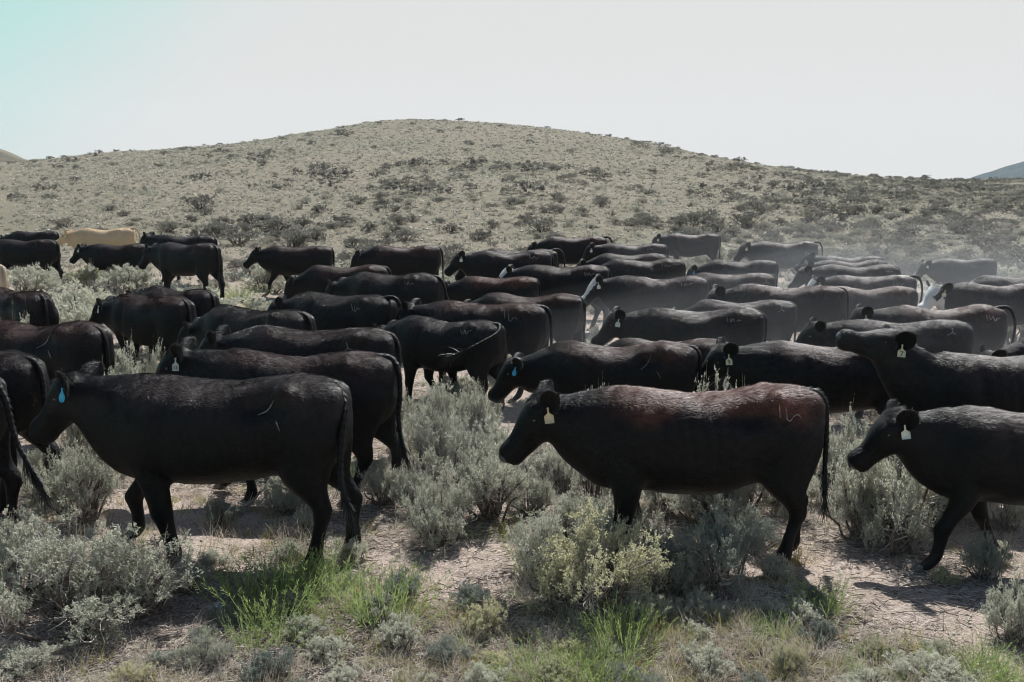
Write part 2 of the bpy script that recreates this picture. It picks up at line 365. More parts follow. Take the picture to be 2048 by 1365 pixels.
def cow_body(sp, rng):
    a = Acc(); P, ha, hb, hc = head_frame(sp['headv']); fat = sp.get('fat', 1.0)
    # trunk
    X = np.array([.875, .84, .77, .66, .52, .36, .16, -.04, -.24, -.42, -.55, -.66, -.74])
    T = np.array([1.17, 1.235, 1.275, 1.295, 1.30, 1.295, 1.28, 1.275, 1.285, 1.30, 1.295, 1.265, 1.20])
    B = np.array([.88, .78, .70, .655, .635, .62, .585, .565, .56, .57, .575, .60, .70])
    W = np.array([.10, .165, .215, .250, .275, .285, .305, .315, .305, .28, .245, .205, .12])
    B = B - (fat - 1) * .25 * np.exp(-((X + .0) / .35) ** 2); W = W * (1 + (fat - 1) * .6)
    T = T - rng.uniform(.012, .045) * np.exp(-((X - .02) / .30) ** 2) + rng.uniform(0, .02) * np.exp(-((X - .55) / .16) ** 2); B = B - rng.uniform(-.01, .035) * np.exp(-((X - .1) / .3) ** 2); W = W * rng.uniform(.94, 1.08)
    Xi = interp_curve(np.stack([X, T, B, W], 1), 34)
    C = np.stack([Xi[:, 0], 0 * Xi[:, 0], (Xi[:, 1] + Xi[:, 2]) / 2], 1)
    rings(a, C, np.stack([0 * Xi[:, 0], Xi[:, 3], 0 * Xi[:, 0]], 1), np.stack([0 * Xi[:, 0], 0 * Xi[:, 0], (Xi[:, 1] - Xi[:, 2]) / 2], 1), 28, e=.86)
    # neck with dewlap
    top = interp_curve([(-.42, 0, 1.27), (-.62, 0, 1.285), (-.62 * .5 + P[0] * .5, P[1] * .4, 1.27 * .5 + P[2] * .5 + .01), tuple(P + hb * .0 + np.array([.03, 0, -.005])), tuple(P + ha * .06 - hb * .01)], 15)
    thr = P + ha * .20 - hb * .215
    bot = interp_curve([(-.46, 0, .58), (-.68, 0, .595), (-.83, P[1] * .2, .69), tuple(thr * .55 + np.array([-.83, 0, .69]) * .45 + np.array([0, 0, -.03])), tuple(thr)], 15)
    s = np.linspace(0, 1, 15); hw = np.interp(s, [0, .25, .5, .75, 1], [.26, .225, .17, .128, .108])
    lat = np.stack([np.sin(R(sp['headv'][3]) * s) * 0, np.ones(15), 0 * s], 1)
    lat = lat / np.linalg.norm(lat, axis=1)[:, None] * hw[:, None]
    rings(a, (top + bot) / 2, lat, (top - bot) / 2, 20, e=.95)
    # head
    S = interp_curve(HEAD_SEC, 22); S[:, 2:] *= 1.19
    C = P + S[:, 0:1] * ha + S[:, 1:2] * hb
    rings(a, C, hc * S[:, 3:4], hb * S[:, 2:3], 18, e=.88)
    # brow and jaw
    for sg in (-1, 1):
        e = P + ha * .115 - hb * .015 + hc * sg * .098
        rings(a, [e - ha * .035, e, e + ha * .035], [hc * .012, hc * .035, hc * .012], [hb * .012, hb * .03, hb * .012], 8)
    j = P + ha * .12 - hb * .17
    rings(a, [j - ha * .08, j, j + ha * .12, j + ha * .26], [hc * .03, hc * .075, hc * .055, hc * .02], [hb * .02, hb * .05, hb * .04, hb * .015], 10)
    # poll tuft bump
    rings(a, [P - ha * .06, P - ha * .01, P + ha * .05], [hc * .02, hc * .06, hc * .03], [hb * .01, hb * .035, hb * .012], 8)
    # legs
    sh, bend = LEGS[sp['legs']]
    fr = [(-.56, .10, 1.02, .15, .10), (-.53, .13, .86, .155, .115), (-.50, .155, .72, .13, .10), (-.475, .165, .60, .095, .078), (-.475, .165, .50, .070, .060),
          (-.48, .165, .42, .058, .052), (-.485, .165, .375, .060, .053), (-.48, .165, .32, .046, .042), (-.475, .16, .22, .038, .036), (-.475, .16, .14, .040, .040), (-.485, .16, .10, .046, .044), (-.51, .16, .055, .048, .046), (-.525, .16, .03, .046, .044)]
    hd = [(.60, .12, 1.10, .19, .12), (.62, .145, .95, .235, .135), (.61, .155, .80, .225, .125), (.61, .16, .68, .175, .105), (.64, .165, .58, .115, .080),
          (.695, .165, .50, .078, .060), (.73, .165, .44, .062, .048), (.735, .165, .40, .057, .045), (.72, .16, .33, .045, .040), (.70, .16, .23, .040, .037), (.685, .16, .14, .043, .042), (.675, .16, .10, .048, .045), (.65, .16, .055, .05, .047), (.635, .16, .03, .047, .045)]
    hoofs = []
    for k, (base, side) in enumerate(((fr, -1), (fr, 1), (hd, -1), (hd, 1))):
        L = np.array(base); zt = L[0, 2]; dx, bd = sh[k], bend[k]
        f = np.clip((zt - .15 - L[:, 2]) / (zt - .15), 0, 1) ** 1.15
        L[:, 0] += dx * f
        if k < 2: L[:, 0] -= bd * np.exp(-((L[:, 2] - .38) / .16) ** 2)
        else: L[:, 0] += bd * .5 * np.exp(-((L[:, 2] - .42) / .16) ** 2)
        lift = bd * .6; L[:, 2] += lift * np.clip((.6 - L[:, 2]) / .6, 0, 1)
        L[:, 3:] *= np.interp(L[:, 2], [.03, .5, .8], [1.24, 1.22, 1.0])[:, None]
        Li = interp_curve(L, 26); C = np.stack([Li[:, 0], Li[:, 1] * side, Li[:, 2]], 1)
        rings(a, C, np.stack([Li[:, 3], 0 * Li[:, 0], 0 * Li[:, 0]], 1), np.stack([0 * Li[:, 0], Li[:, 4] * side, 0 * Li[:, 0]], 1), 12)
        hoofs.append((L[-1, 0] - .005, L[-1, 1] * side, L[-1, 2] - .03, -dx * .25 + bd))
    if sp.get('udder'):
        rings(a, [(.30, 0, .62), (.38, 0, .60), (.48, 0, .60), (.55, 0, .66)], [(0, .03, 0), (0, .09, 0), (0, .09, 0), (0, .03, 0)], [(0, 0, .02), (0, 0, .07), (0, 0, .07), (0, 0, .02)], 10)
    me = a.mesh('tmp', [], True); o = link('tmp_body', me)
    r = o.modifiers.new('r', 'REMESH'); r.mode = 'VOXEL'; r.voxel_size = sp['vox']; r.use_smooth_shade = True
    s_ = o.modifiers.new('s', 'SMOOTH'); s_.factor = .5; s_.iterations = 7 if sp['vox'] < .022 else 4
    dg = bpy.context.evaluated_depsgraph_get(); out = bpy.data.meshes.new_from_object(o.evaluated_get(dg))
    bpy.data.objects.remove(o); bpy.data.meshes.remove(me)
    return out, hoofs
def coat_color(V, sp):
    P, ha, hb, hc = head_frame(sp['headv']); base = np.array(sp['coat'])
    C = np.tile(base, (len(V), 1))
    n = vn(V, 5, sp['seed']) * .5 + vn(V, 14, sp['seed'] + 1) * .35
    br = sp.get('brown', .15) * 1.25 + .05 if sp.get('brown') != 0 else 0
    zt = smooth((V[:, 2] - 1.03 + .08 * n) / .2); back = smooth((V[:, 0] + .85) / .5) * (1 - .6 * smooth((V[:, 0] - .62) / .2))
    m = np.clip(zt * back * (br + .18 * br * n), 0, 1)[:, None]
    if base.max() < .1:
        m = m * sp.get('_bm', 1.0); C = C * (1 - m) + np.array([.125, .044, .027]) * m
        dust = np.clip(sp.get('dust', .25) * (.5 + .5 * n) * smooth((V[:, 2] - .95) / .25), 0, 1)[:, None] * .35
        C = C * (1 - dust) + np.array([.11, .10, .095]) * dust
        low = np.clip(smooth((.42 - V[:, 2]) / .3) * (.25 + .5 * n), 0, 1)[:, None] * .25
        C = C * (1 - low) + np.array([.14, .115, .10]) * low
    else:
        C = C * (1 + .12 * n[:, None]); lg = smooth((.7 - V[:, 2]) / .3)[:, None] * .35; C = C * (1 - lg) + np.array([.45, .22, .11]) * lg
    q = V - P; ta = q @ ha; tb = q @ hb; tcx = q @ hc
    wf = sp.get('white')
    if wf:
        face = (ta > -.06) & (ta < .6) & (np.abs(tcx) < .16) & (tb > (-.32)) & (V[:, 0] < -.85)
        if wf == 'full': mk = face & (ta > .03 + .6 * np.clip(-tb - .06, 0, 1)) & ~((ta < .21) & (np.abs(tb + .06) < .05) & (np.abs(tcx) > .07))
        elif wf == 'blaze': mk = face & (tb > -.035 - .12 * np.clip(ta - .3, 0, 1)) & (ta > .0)
        else: mk = face & (tb > -.035) & (ta < .2)
        C[mk] = (.52, .51, .50)
    if sp.get('white_rump'):
        mk = (V[:, 0] > .52) & (V[:, 2] > 1.27) & (np.abs(V[:, 1]) < .06); C[mk] = (.55, .53, .5)
    return np.clip(C, .004, .9)
def fur_mesh(me, sp, rng, count, wid):
    nv = len(me.vertices); V = np.empty(nv * 3, np.float32); me.vertices.foreach_get('co', V); V = V.reshape(-1, 3)
    Nn = np.empty(nv * 3, np.float32); me.vertices.foreach_get('normal', Nn); Nn = Nn.reshape(-1, 3)
    me.calc_loop_triangles(); nt_ = len(me.loop_triangles); T = np.empty(nt_ * 3, np.int32); me.loop_triangles.foreach_get('vertices', T); T = T.reshape(-1, 3)
    A, B, C = V[T[:, 0]], V[T[:, 1]], V[T[:, 2]]; ar = np.linalg.norm(np.cross(B - A, C - A), axis=1)
    cen = (A + B + C) / 3
    wgt = ar * (1 + 2.6 * smooth((cen[:, 2] - .95) / .2))      # the camera sees the backs most
    wgt[cen[:, 2] < .06] = 0
    idx = rng.choice(nt_, count, p=wgt / wgt.sum()); u = rng.rand(count, 1); v = rng.rand(count, 1); fl = (u + v) > 1; u = np.where(fl, 1 - u, u); v = np.where(fl, 1 - v, v)
    p = A[idx] + (B - A)[idx] * u + (C - A)[idx] * v
    n = Nn[T[idx, 0]] * (1 - u - v) + Nn[T[idx, 1]] * u + Nn[T[idx, 2]] * v; n /= np.linalg.norm(n, axis=1)[:, None] + 1e-9
    P, ha, hb, hc = head_frame(sp['headv'])
    flow = np.tile(np.array([.75, 0, -.55]), (count, 1)); flow[:, 2] -= .5 * smooth((.9 - p[:, 2]) / .4)
    nf1 = vn(p, 8, sp['seed'] + 5); nf2 = vn(p, 11, sp['seed'] + 6); nf3 = vn(p, 40, sp['seed'] + 7)
    flow += np.stack([nf1 * .45, nf2 * .35, nf1 * nf2 * .6], 1) + rng.normal(size=(count, 3)) * .15
    t = flow - n * (flow * n).sum(1)[:, None]; t /= np.linalg.norm(t, axis=1)[:, None] + 1e-9
    ridge_ = smooth((p[:, 2] - 1.17) / .1) 
    ln = .016 + .014 * rng.rand(count) + .020 * ridge_ * rng.rand(count)
    leg = smooth((.55 - p[:, 2]) / .2); ln *= (1 - .45 * leg)
    hd = ((p - P) @ ha > .07) & (p[:, 0] < -.9); ln[hd] *= .5; pl = np.linalg.norm(p - P, axis=1) < .11; ln[pl] *= 1.9
    lift = (.12 + .16 * rng.rand(count) + .14 * np.clip(nf3, -1, 1))[:, None] + .16 * ridge_[:, None] * rng.rand(count, 1)
    d = t * np.sqrt(1 - np.clip(lift, 0, .9) ** 2) + n * lift
    s = np.cross(n, t); s += n * rng.normal(size=(count, 1)) * .45; s /= np.linalg.norm(s, axis=1)[:, None] + 1e-9
    wv = (wid * (.7 + .6 * rng.rand(count)))[:, None]
    b = p - n * .002
    vs_ = np.stack([b - s * wv / 2, b + s * wv / 2, b + d * ln[:, None]], 1).reshape(-1, 3)
    col = coat_color(p, sp) * (0.75 + .5 * rng.rand(count, 1))
    a = Acc(); a.add(vs_, np.arange(count * 3).reshape(-1, 3), 0, np.repeat(col, 3, 0))
    return a.mesh('fur', [MF])
def ear_mesh(P, ha, hb, hc, sg, droop, size=1.0):
    """cupped leaf shaped ear; returns acc and the tag point"""
    root = P + ha * .03 - hb * .06 + hc * sg * .085
    bk = -(ha * .75 + hb * .55); bk[2] = 0; bk /= np.linalg.norm(bk) + 1e-9; up_ = np.array([0, 0, 1.])
    d = hc * sg * .62 + bk * (.34 if sg > 0 else .20) + up_ * (.66 - droop * .45); d /= np.linalg.norm(d)
    nrm = hc * sg * .85 - bk * .35; nrm -= d * nrm.dot(d); nrm /= np.linalg.norm(nrm); wd = np.cross(d, nrm)
    size *= 1.04; L = .205 * size; a = Acc(); n = 16; t = np.arange(n) * 2 * math.pi / n; V = []
    us = np.array([0, .1, .2, .32, .45, .58, .70, .80, .88, .94, .98, 1.0])
    for u in us:
        w_ = (.020 + .050 * math.sin(math.pi * .5 * min(1, u / .5))) * (1 if u < .6 else math.sqrt(max(0, 1 - ((u - .6) / .40) ** 2)) + .01) * size
        cup = .55 * w_ * (1 - .4 * u); th = .006 if u > .1 else .02
        c = root + d * L * u + nrm * (.012 * u)
        for q in t: V.append(c + wd * w_ * math.cos(q) + nrm * (cup * math.cos(q) ** 2 + th * math.sin(q)))
    f = [(i * n + j, i * n + (j + 1) % n, (i + 1) * n + (j + 1) % n, (i + 1) * n + j) for i in range(11) for j in range(n)]
    return np.array(V), f, root + d * L * .36 + nrm * .03, d, nrm, wd, n, root, L
def build_cow(sp, rng):
    root = bpy.data.objects.new('cow', None); COL.objects.link(root); root.empty_display_size = .3
    me, hoofs = cow_body(sp, rng)
    nv = len(me.vertices); V = np.empty(nv * 3, np.float32); me.vertices.foreach_get('co', V); V = V.reshape(-1, 3)
    n3 = np.empty(nv * 3, np.float32); me.vertices.foreach_get('normal', n3); n3 = n3.reshape(-1, 3)
    V = V + n3 * (.004 * vn(V, 11, sp['seed'])[:, None] + .006 * vn(V, 5, sp['seed'] + 2)[:, None])
    # hip bones, pin bones, shoulder, flank hollow, ribs
    def bump(x, y, z, rx, ry, rz, h):
        q = ((V[:, 0] - x) / rx) ** 2 + ((np.abs(V[:, 1]) - y) / ry) ** 2 + ((V[:, 2] - z) / rz) ** 2; return n3 * (h * 1.45 * np.exp(-q))[:, None]
    k_ = 1.0 + .5 * rng.rand()
    V = V + bump(.50, .22, 1.235, .07, .09, .07, .030 * k_) + bump(.80, .10, 1.17, .06, .06, .07, .018) + bump(.31, .27, 1.15, .13, .09, .09, -.034 * k_) \
        + bump(-.46, .22, .98, .14, .12, .20, .026) + bump(-.30, .27, 1.05, .05, .12, .20, -.014) + bump(.66, .22, .98, .15, .12, .16, .018) + bump(.42, .27, .80, .09, .1, .14, -.02) \
        + bump(-.62, .0, 1.28, .18, .05, .05, .012) + bump(-.74, .1, .98, .07, .1, .2, -.014) + bump(-.36, .2, .62, .08, .1, .1, -.02)
    Ph, a_, b_, c_ = head_frame(sp['headv']); Q = V - Ph; ta, tb, tl = Q @ a_, Q @ b_, Q @ c_
    def hbump(t, u, l, r1, r2, r3, h): return n3 * (h * np.exp(-((ta - t) / r1) ** 2 - ((tb - u) / r2) ** 2 - ((np.abs(tl) - l) / r3) ** 2))[:, None]
    V = V + hbump(.14, -.045, .115, .035, .028, .03, -.012) + hbump(.13, -.005, .09, .05, .02, .03, .014) + hbump(.24, -.07, .09, .07, .03, .04, .010) + hbump(.28, -.13, .08, .08, .03, .04, -.014) \
        + hbump(.42, -.118, .06, .09, .008, .05, -.010) + hbump(.44, -.15, .0, .05, .03, .06, .010) + hbump(.34, -.02, .05, .05, .03, .03, -.008) + hbump(.15, -.20, .08, .09, .05, .05, .014)
    rib = np.exp(-((V[:, 0] + .02) / .22) ** 2) * np.exp(-((V[:, 2] - .95) / .2) ** 2) * (np.abs(V[:, 1]) > .15); V = V + n3 * (.003 * np.sin(V[:, 0] * 75 + V[:, 2] * 6) * rib)[:, None]
    me.vertices.foreach_set('co', V.ravel())
    c = me.color_attributes.new('coat', 'FLOAT_COLOR', 'POINT'); sp['_bm'] = .35; cc = coat_color(V, sp); sp['_bm'] = 1.0; c.data.foreach_set('color', np.concatenate([cc, np.ones((nv, 1))], 1).astype(np.float32).ravel())
    me.materials.clear(); me.materials.append(MB_); me.name = 'body'; me.update()
    S = sp['s']
    body = link('body', me, root)
    d = sp['d']
    cnt = int(np.clip(170000 * (7.0 / d) ** 1.25, 14000, 150000)); wid = .0023 * max(1, min(2.1, d / 8.5))
    link('fur', fur_mesh(me, sp, rng, cnt, wid), root)
    bvh = BVHTree.FromPolygons([tuple(v) for v in V.tolist()], [tuple(p.vertices) for p in me.polygons]) if sp.get('brand') else None
    P, ha, hb, hc = head_frame(sp['headv'])
    ec = np.array(sp['coat']) * 1.15
    if sp.get('white') == 'full': ec = np.array(sp['coat'])
    tagpt = None
    for sg in (1, -1):
        EV, EF, tp, ed, en, ew, n, er, eL = ear_mesh(P, ha, hb, hc, sg, sp.get('droop', .25), 1.0 + .1 * rng.rand())
        a = Acc(); a.add(EV, EF, 0, np.clip(ec, .006, 1))
        # hair fringe on the ear, its colour lifted to stand in for rim light
        k = 1300 if d < 12 else 200; ii = rng.randint(n, len(EV), k); b = EV[ii]; dv = ed * .5 + rng.normal(size=(k, 3)) * .55; dv /= np.linalg.norm(dv, axis=1)[:, None]
        sv = np.cross(dv, rng.normal(size=(k, 3))); sv /= np.linalg.norm(sv, axis=1)[:, None]; hl = (.012 + .014 * rng.rand(k, 1))
        hv = np.stack([b - sv * wid * .4, b + sv * wid * .4, b + dv * hl], 1).reshape(-1, 3)
        a.add(hv, np.arange(3 * k).reshape(-1, 3), 1, np.clip(ec * 1.2, .022, 1))
        link('ear', a.mesh('ear', [MB_, MF], True), root)
        if sg == 1: tagpt = (tp, ed, en, ew)
    # eyes, muzzle
    for sg in (-1, 1):
        e = P + ha * .138 - hb * .045 + hc * sg * .121
        a = Acc(); rings(a, [e - ha * .018, e - ha * .009, e, e + ha * .009, e + ha * .018], [hc * .003, hc * .013, hc * .016, hc * .013, hc * .003], [hb * .003, hb * .012, hb * .015, hb * .012, hb * .003], 10)
        link('eye', a.mesh('eye', [M_eye], True), root)
    a = Acc(); q = P + ha * .492 - hb * .062
    rings(a, [q - ha * .035, q - ha * .012, q + ha * .016, q + ha * .034], [hc * .05, hc * .07, hc * .060, hc * .022], [hb * .03, hb * .05, hb * .044, hb * .018], 12)
    mz_ = link('muzzle', a.mesh('muzzle', [M_nose], True), root)
    if d < 12:
        for sg in (-1, 1):
            a = Acc(); e = q + ha * .014 + hc * sg * .032 + hb * .012
            rings(a, [e - ha * .012, e, e + ha * .008], [hc * .006, hc * .014, hc * .006], [hb * .004, hb * .010, hb * .004], 8); link('nostril', a.mesh('nostril', [M_ink], True), mz_)
    for (hx, hy, hz, tl) in hoofs:
        a = Acc()
        for sg in (-1, 1):
            yc = hy + sg * .021
            Cx = [(hx - .030, yc + sg * .003, hz), (hx - .024, yc + sg * .002, hz + .022), (hx - .006, yc, hz + .052), (hx + .004, yc, hz + .066)]
            rings(a, Cx, [(.060, 0, 0), (.055, 0, 0), (.044, 0, 0), (.036, 0, 0)], [(0, .023, 0), (0, .023, 0), (0, .021, 0), (0, .018, 0)], 12)
        link('hoof', a.mesh('hoof', [M_hoof], True), root)
    # tail with its switch
    tp_ = interp_curve(TAILS[sp['tail']], 22); tr = np.interp(np.linspace(0, 1, 22), [0, .12, .3, 1], [.042, .034, .024, .013])
    a = Acc(); tcol = np.clip(np.array(sp['coat']) * 1.1, .006, 1)
    tube(a, tp_, tr, 8, 0, True, tcol)
    for q_ in (a,):
        nvv = 22 * 8 + 2; 
    a.c = [np.tile(tcol, (nvv, 1)).astype(np.float32)]
    k = 2600 if d < 10 else 700; ii = rng.randint(0, 22, k); Tt, Ut, Wt = frames(tp_); an = rng.rand(k) * 6.283
    nn_ = Ut[ii] * np.cos(an)[:, None] + Wt[ii] * np.sin(an)[:, None]; b = tp_[ii] + Tt[ii] * (rng.rand(k, 1) - .5) * .03 + nn_ * tr[ii][:, None] * .9
    dv = Tt[ii] * .9 + nn_ * .35 + rng.normal(size=(k, 3)) * .12; sv = np.cross(dv, nn_); sv /= np.linalg.norm(sv, axis=1)[:, None] + 1e-9
    hv = np.stack([b - sv * wid * .5, b + sv * wid * .5, b + dv * (.022 + .02 * rng.rand(k, 1))], 1).reshape(-1, 3)
    a.add(hv, np.arange(3 * k).reshape(-1, 3), 1, np.repeat(tcol * (.7 + .6 * rng.rand(k, 1)), 3, 0))
    tail = link('tail', a.mesh('tail', [MB_, MF], True), root)
    a = Acc(); ns = 170 if d < 12 else 60; end = tp_[-1]; di = tp_[-1] - tp_[-3]; di /= np.linalg.norm(di)
    flg = sp['tail'] == 'fling'
    for i in range(ns):
        j0 = rng.randint(15, 22); b = tp_[j0]; L = rng.uniform(.14, .26); g = rng.normal(size=3) * (.34 if flg else .13)
        pts = [b]; dd = (di * (1 if not flg else .8) + g)
        if not flg: dd = dd * .6 + np.array([0, 0, -.75])
        dd /= np.linalg.norm(dd); cur = rng.normal(size=3) * .25
        for q_ in range(5):
            dd = dd + cur * .22 + np.array([0, 0, -.10]); dd /= np.linalg.norm(dd); pts.append(pts[-1] + dd * L / 5)
        pts = np.array(pts); sw = np.cross(dd, rng.normal(size=3)); sw /= np.linalg.norm(sw); ww = (wid * 1.3) * np.linspace(1, .35, 6)[:, None]
        vv = np.stack([pts - sw * ww, pts + sw * ww], 1).reshape(-1, 3); ff = [(2 * q_, 2 * q_ + 1, 2 * q_ + 3, 2 * q_ + 2) for q_ in range(5)]
        a.add(vv, ff, 0, tcol * rng.uniform(.8, 2.0) + rng.rand() * .012)
    link('switch', a.mesh('switch', [MF], True), tail)
    # ear tag
    tg = sp.get('tag')
    if tg:
        tp, ed, en, ew = tagpt; m_ = {'y': M_tagy, 'w': M_tagw, 'b': M_tagb, 't': M_tago}[tg[0]]
        face = np.array([0, -1., 0]); # hangs free and faces out of the cow's side
        face = face * .93 + np.array([-.25, 0, .1]); face /= np.linalg.norm(face); sx = np.cross(np.array([0, 0, 1.]), face); sx /= np.linalg.norm(sx); up = np.cross(face, sx)
        o_ = tp - en * .0 + np.array([0, -.018, -.015]); k = 1.0
        if tg[0] == 'b': out = [(-.006, 0), (.006, 0), (.010, -.03), (.026, -.055), (.030, -.08), (.020, -.105), (0, -.112), (-.020, -.105), (-.030, -.08), (-.026, -.055), (-.010, -.03)]
        else: out = [(-.007, 0), (.007, 0), (.007, -.038), (.020, -.050), (.036, -.060), (.038, -.068), (.038, -.118), (.034, -.122), (-.034, -.122), (-.038, -.118), (-.038, -.068), (-.036, -.060), (-.020, -.050), (-.007, -.038)]
        tilt = rng.uniform(-.2, .2); F_ = []; B_ = []
        for (x_, z_) in [(q_[0] * .86, q_[1] * .88) for q_ in out]:
            x2 = x_ * math.cos(tilt) - z_ * math.sin(tilt); z2 = x_ * math.sin(tilt) + z_ * math.cos(tilt)
            q_ = o_ + sx * x2 + up * z2; F_.append(q_ + face * .0015); B_.append(q_ - face * .0015)
        n_ = len(out); a = Acc(); VV = np.array(F_ + B_ + [np.mean(F_, 0), np.mean(B_, 0)])
        a.add(VV, [(i, (i + 1) % n_, n_ + (i + 1) % n_, n_ + i) for i in range(n_)], 0); a.n -= len(VV)
        a.f[3].append(np.array([(2 * n_, i, (i + 1) % n_) for i in range(n_)] + [(2 * n_ + 1, n_ + (i + 1) % n_, n_ + i) for i in range(n_)]) + a.n); a.m[3].append(np.zeros(2 * n_, np.int32)); a.n += len(VV)
        tube(a, [o_ + face * .006 + up * -.004, o_ - face * .012 + up * -.004], .007, 8, 0, True)
        to = link('ear_tag', a.mesh('ear_tag', [m_]), root)
        if len(tg) > 1 and tg[1]:
            cu = bpy.data.curves.new('n', 'FONT'); cu.body = tg[1]; cu.size = .058 if len(tg[1]) < 2 else .042; cu.align_x = 'CENTER'; cu.align_y = 'CENTER'; cu.offset = .0003; cu.extrude = .0005
            co = bpy.data.objects.new('n', cu); COL.objects.link(co); dg = bpy.context.evaluated_depsgraph_get(); tm = bpy.data.meshes.new_from_object(co.evaluated_get(dg)); bpy.data.objects.remove(co)
            ctr = o_ + face * .0028 + (sx * (.08 * math.sin(tilt)) + up * (-.08 * math.cos(tilt)))
            # text x axis must read left to right from outside
            Mx = Matrix(((sx[0], up[0], face[0], ctr[0]), (sx[1], up[1], face[1], ctr[1]), (sx[2], up[2], face[2], ctr[2]), (0, 0, 0, 1)))
            tm.transform(Mx @ Matrix.Rotation(tilt, 4, 'Z')); tm.materials.clear(); tm.materials.append(M_ink); link('tag_number', tm, to)
        if sp.get('band'):
            a = Acc(); e0 = tp - ed * .075 + en * .012; tube(a, [e0 - ew * .012, e0 + ew * .002, e0 + ew * .018], .009, 8, 0, True); link('ear_button', a.mesh('ear_button', [M_band], True), root)
    # hip brand: pale scarred hair lying on the hide
    if sp.get('brand'):
        bx, bz = sp.get('bpos', (.55, 1.10)); bs = sp.get('bsize', 1.0); a = Acc(); ok = False
        bk_ = sp['brand'] if sp['brand'] != 'wave' else ('wave', 'wave2', 'wave3')[rng.randint(3)]; bs *= rng.uniform(.8, 1.0); ba = rng.uniform(-.25, .15)
        for ln in BRANDS[bk_]:
            pts = interp_curve([(x, 0, z) for x, z in ln], 14) if len(ln) > 2 else np.linspace((ln[0][0], 0, ln[0][1]), (ln[1][0], 0, ln[1][1]), 8)
            H = []
            for q_ in pts:
                hit = bvh.ray_cast(Vector((bx + (q_[0] * math.cos(ba) - q_[2] * math.sin(ba)) * bs, -1.5, bz + (q_[2] * math.cos(ba) + q_[0] * math.sin(ba)) * bs)), Vector((0, 1, 0)))
                if hit[0] is not None: H.append(np.array(hit[0]) + np.array(hit[1]) * .006)
            if len(H) > 3:
                L_ = len(H); tube(a, H, np.interp(np.linspace(0, 1, L_), [0, .2, .8, 1], [.002, .006, .0055, .002]) * sp.get('bw', 1.0) * rng.uniform(.55, 1.25, L_), 6, 0, True); ok = True
        if ok: link('hide_brand', a.mesh('hide_brand', [M_brand], True), root)
    if sp.get('dung'):
        a = Acc(); q0 = rng.rand(130, 1)
        for i in range(130):
            z_ = 1.13 - .24 * rng.rand() ** 1.3; y_ = -.055 + .018 * rng.normal()
            c_ = np.array([.868 - .02 * abs((z_ - 1.0) * 3), y_, z_]); r_ = rng.uniform(.002, .008)
            rings(a, [c_ - (0, 0, r_), c_, c_ + (0, 0, r_)], [(r_ * .3, 0, 0), (r_, 0, 0), (r_ * .3, 0, 0)], [(0, r_ * .3, 0), (0, r_, 0), (0, r_ * .3, 0)], 5)
        link('dried_dung', a.mesh('dried_dung', [mat('dried_dung', (.20, .13, .045), .9)], True), root)
    root.scale = (S, S, S); root.location = (sp['X'], sp['Y'], gz(sp['X'], sp['Y']) - .012); root.rotation_euler = (0, 0, -R(sp['yaw']))
    return root
def extent(sp, X, Y, s):
    """pixel x of the nose side, of the rump side and pixel y of the back"""
    P, ha, hb, hc = head_frame(sp['headv']); nose = P + ha * .5 - hb * .08
    L = np.array([nose, P - hc * .1, P + hc * .1, (.90, 0, 1.0), (.80, -.18, .95), (.80, .18, .95), (-.6, -.2, .9), (-.6, .2, .9), (.45, -.05, 1.30), (-.35, -.05, 1.295)]) * s
    a = -R(sp['yaw']); c, s_ = math.cos(a), math.sin(a)
    W = np.stack([L[:, 0] * c - L[:, 1] * s_ + X, L[:, 0] * s_ + L[:, 1] * c + Y, L[:, 2] + gz(X, Y)], 1)
    q = proj(W); return q[:8, 0].min(), q[:8, 0].max(), min(q[8, 1], q[9, 1])
def solve(sp):
    s = sp.get('s', 1.0); X, Y = 0., 15.
    for it in range(400):
        lo, hi, yb = extent(sp, X, Y, s)
        Y *= 1 + np.clip((yb - sp['yb']) * .5 / max(60, sp['yb'] - 380) , -.15, .15)
        X += (sp['xr'] - hi) * Y / FPX * .7
        if 's' not in sp or sp['s'] is None:
            k = (sp['xr'] - sp['xn']) / (hi - lo); s = float(np.clip(s * (1 + (k - 1) * .2), .84, 1.16))
    sp['X'], sp['Y'], sp['s'] = float(X), float(Y), s; sp['d'] = float(Y)
    lo, hi, yb = extent(sp, X, Y, s)
    print('COW %-10s X %.2f Y %.2f s %.2f  lo %d/%d hi %d/%d yb %d/%d' % (sp['id'], X, Y, s, lo, sp['xn'], hi, sp['xr'], yb, sp['yb']))
BLK = (.0032, .0034, .0044)
G_ = 'black cattle walking left in the herd'
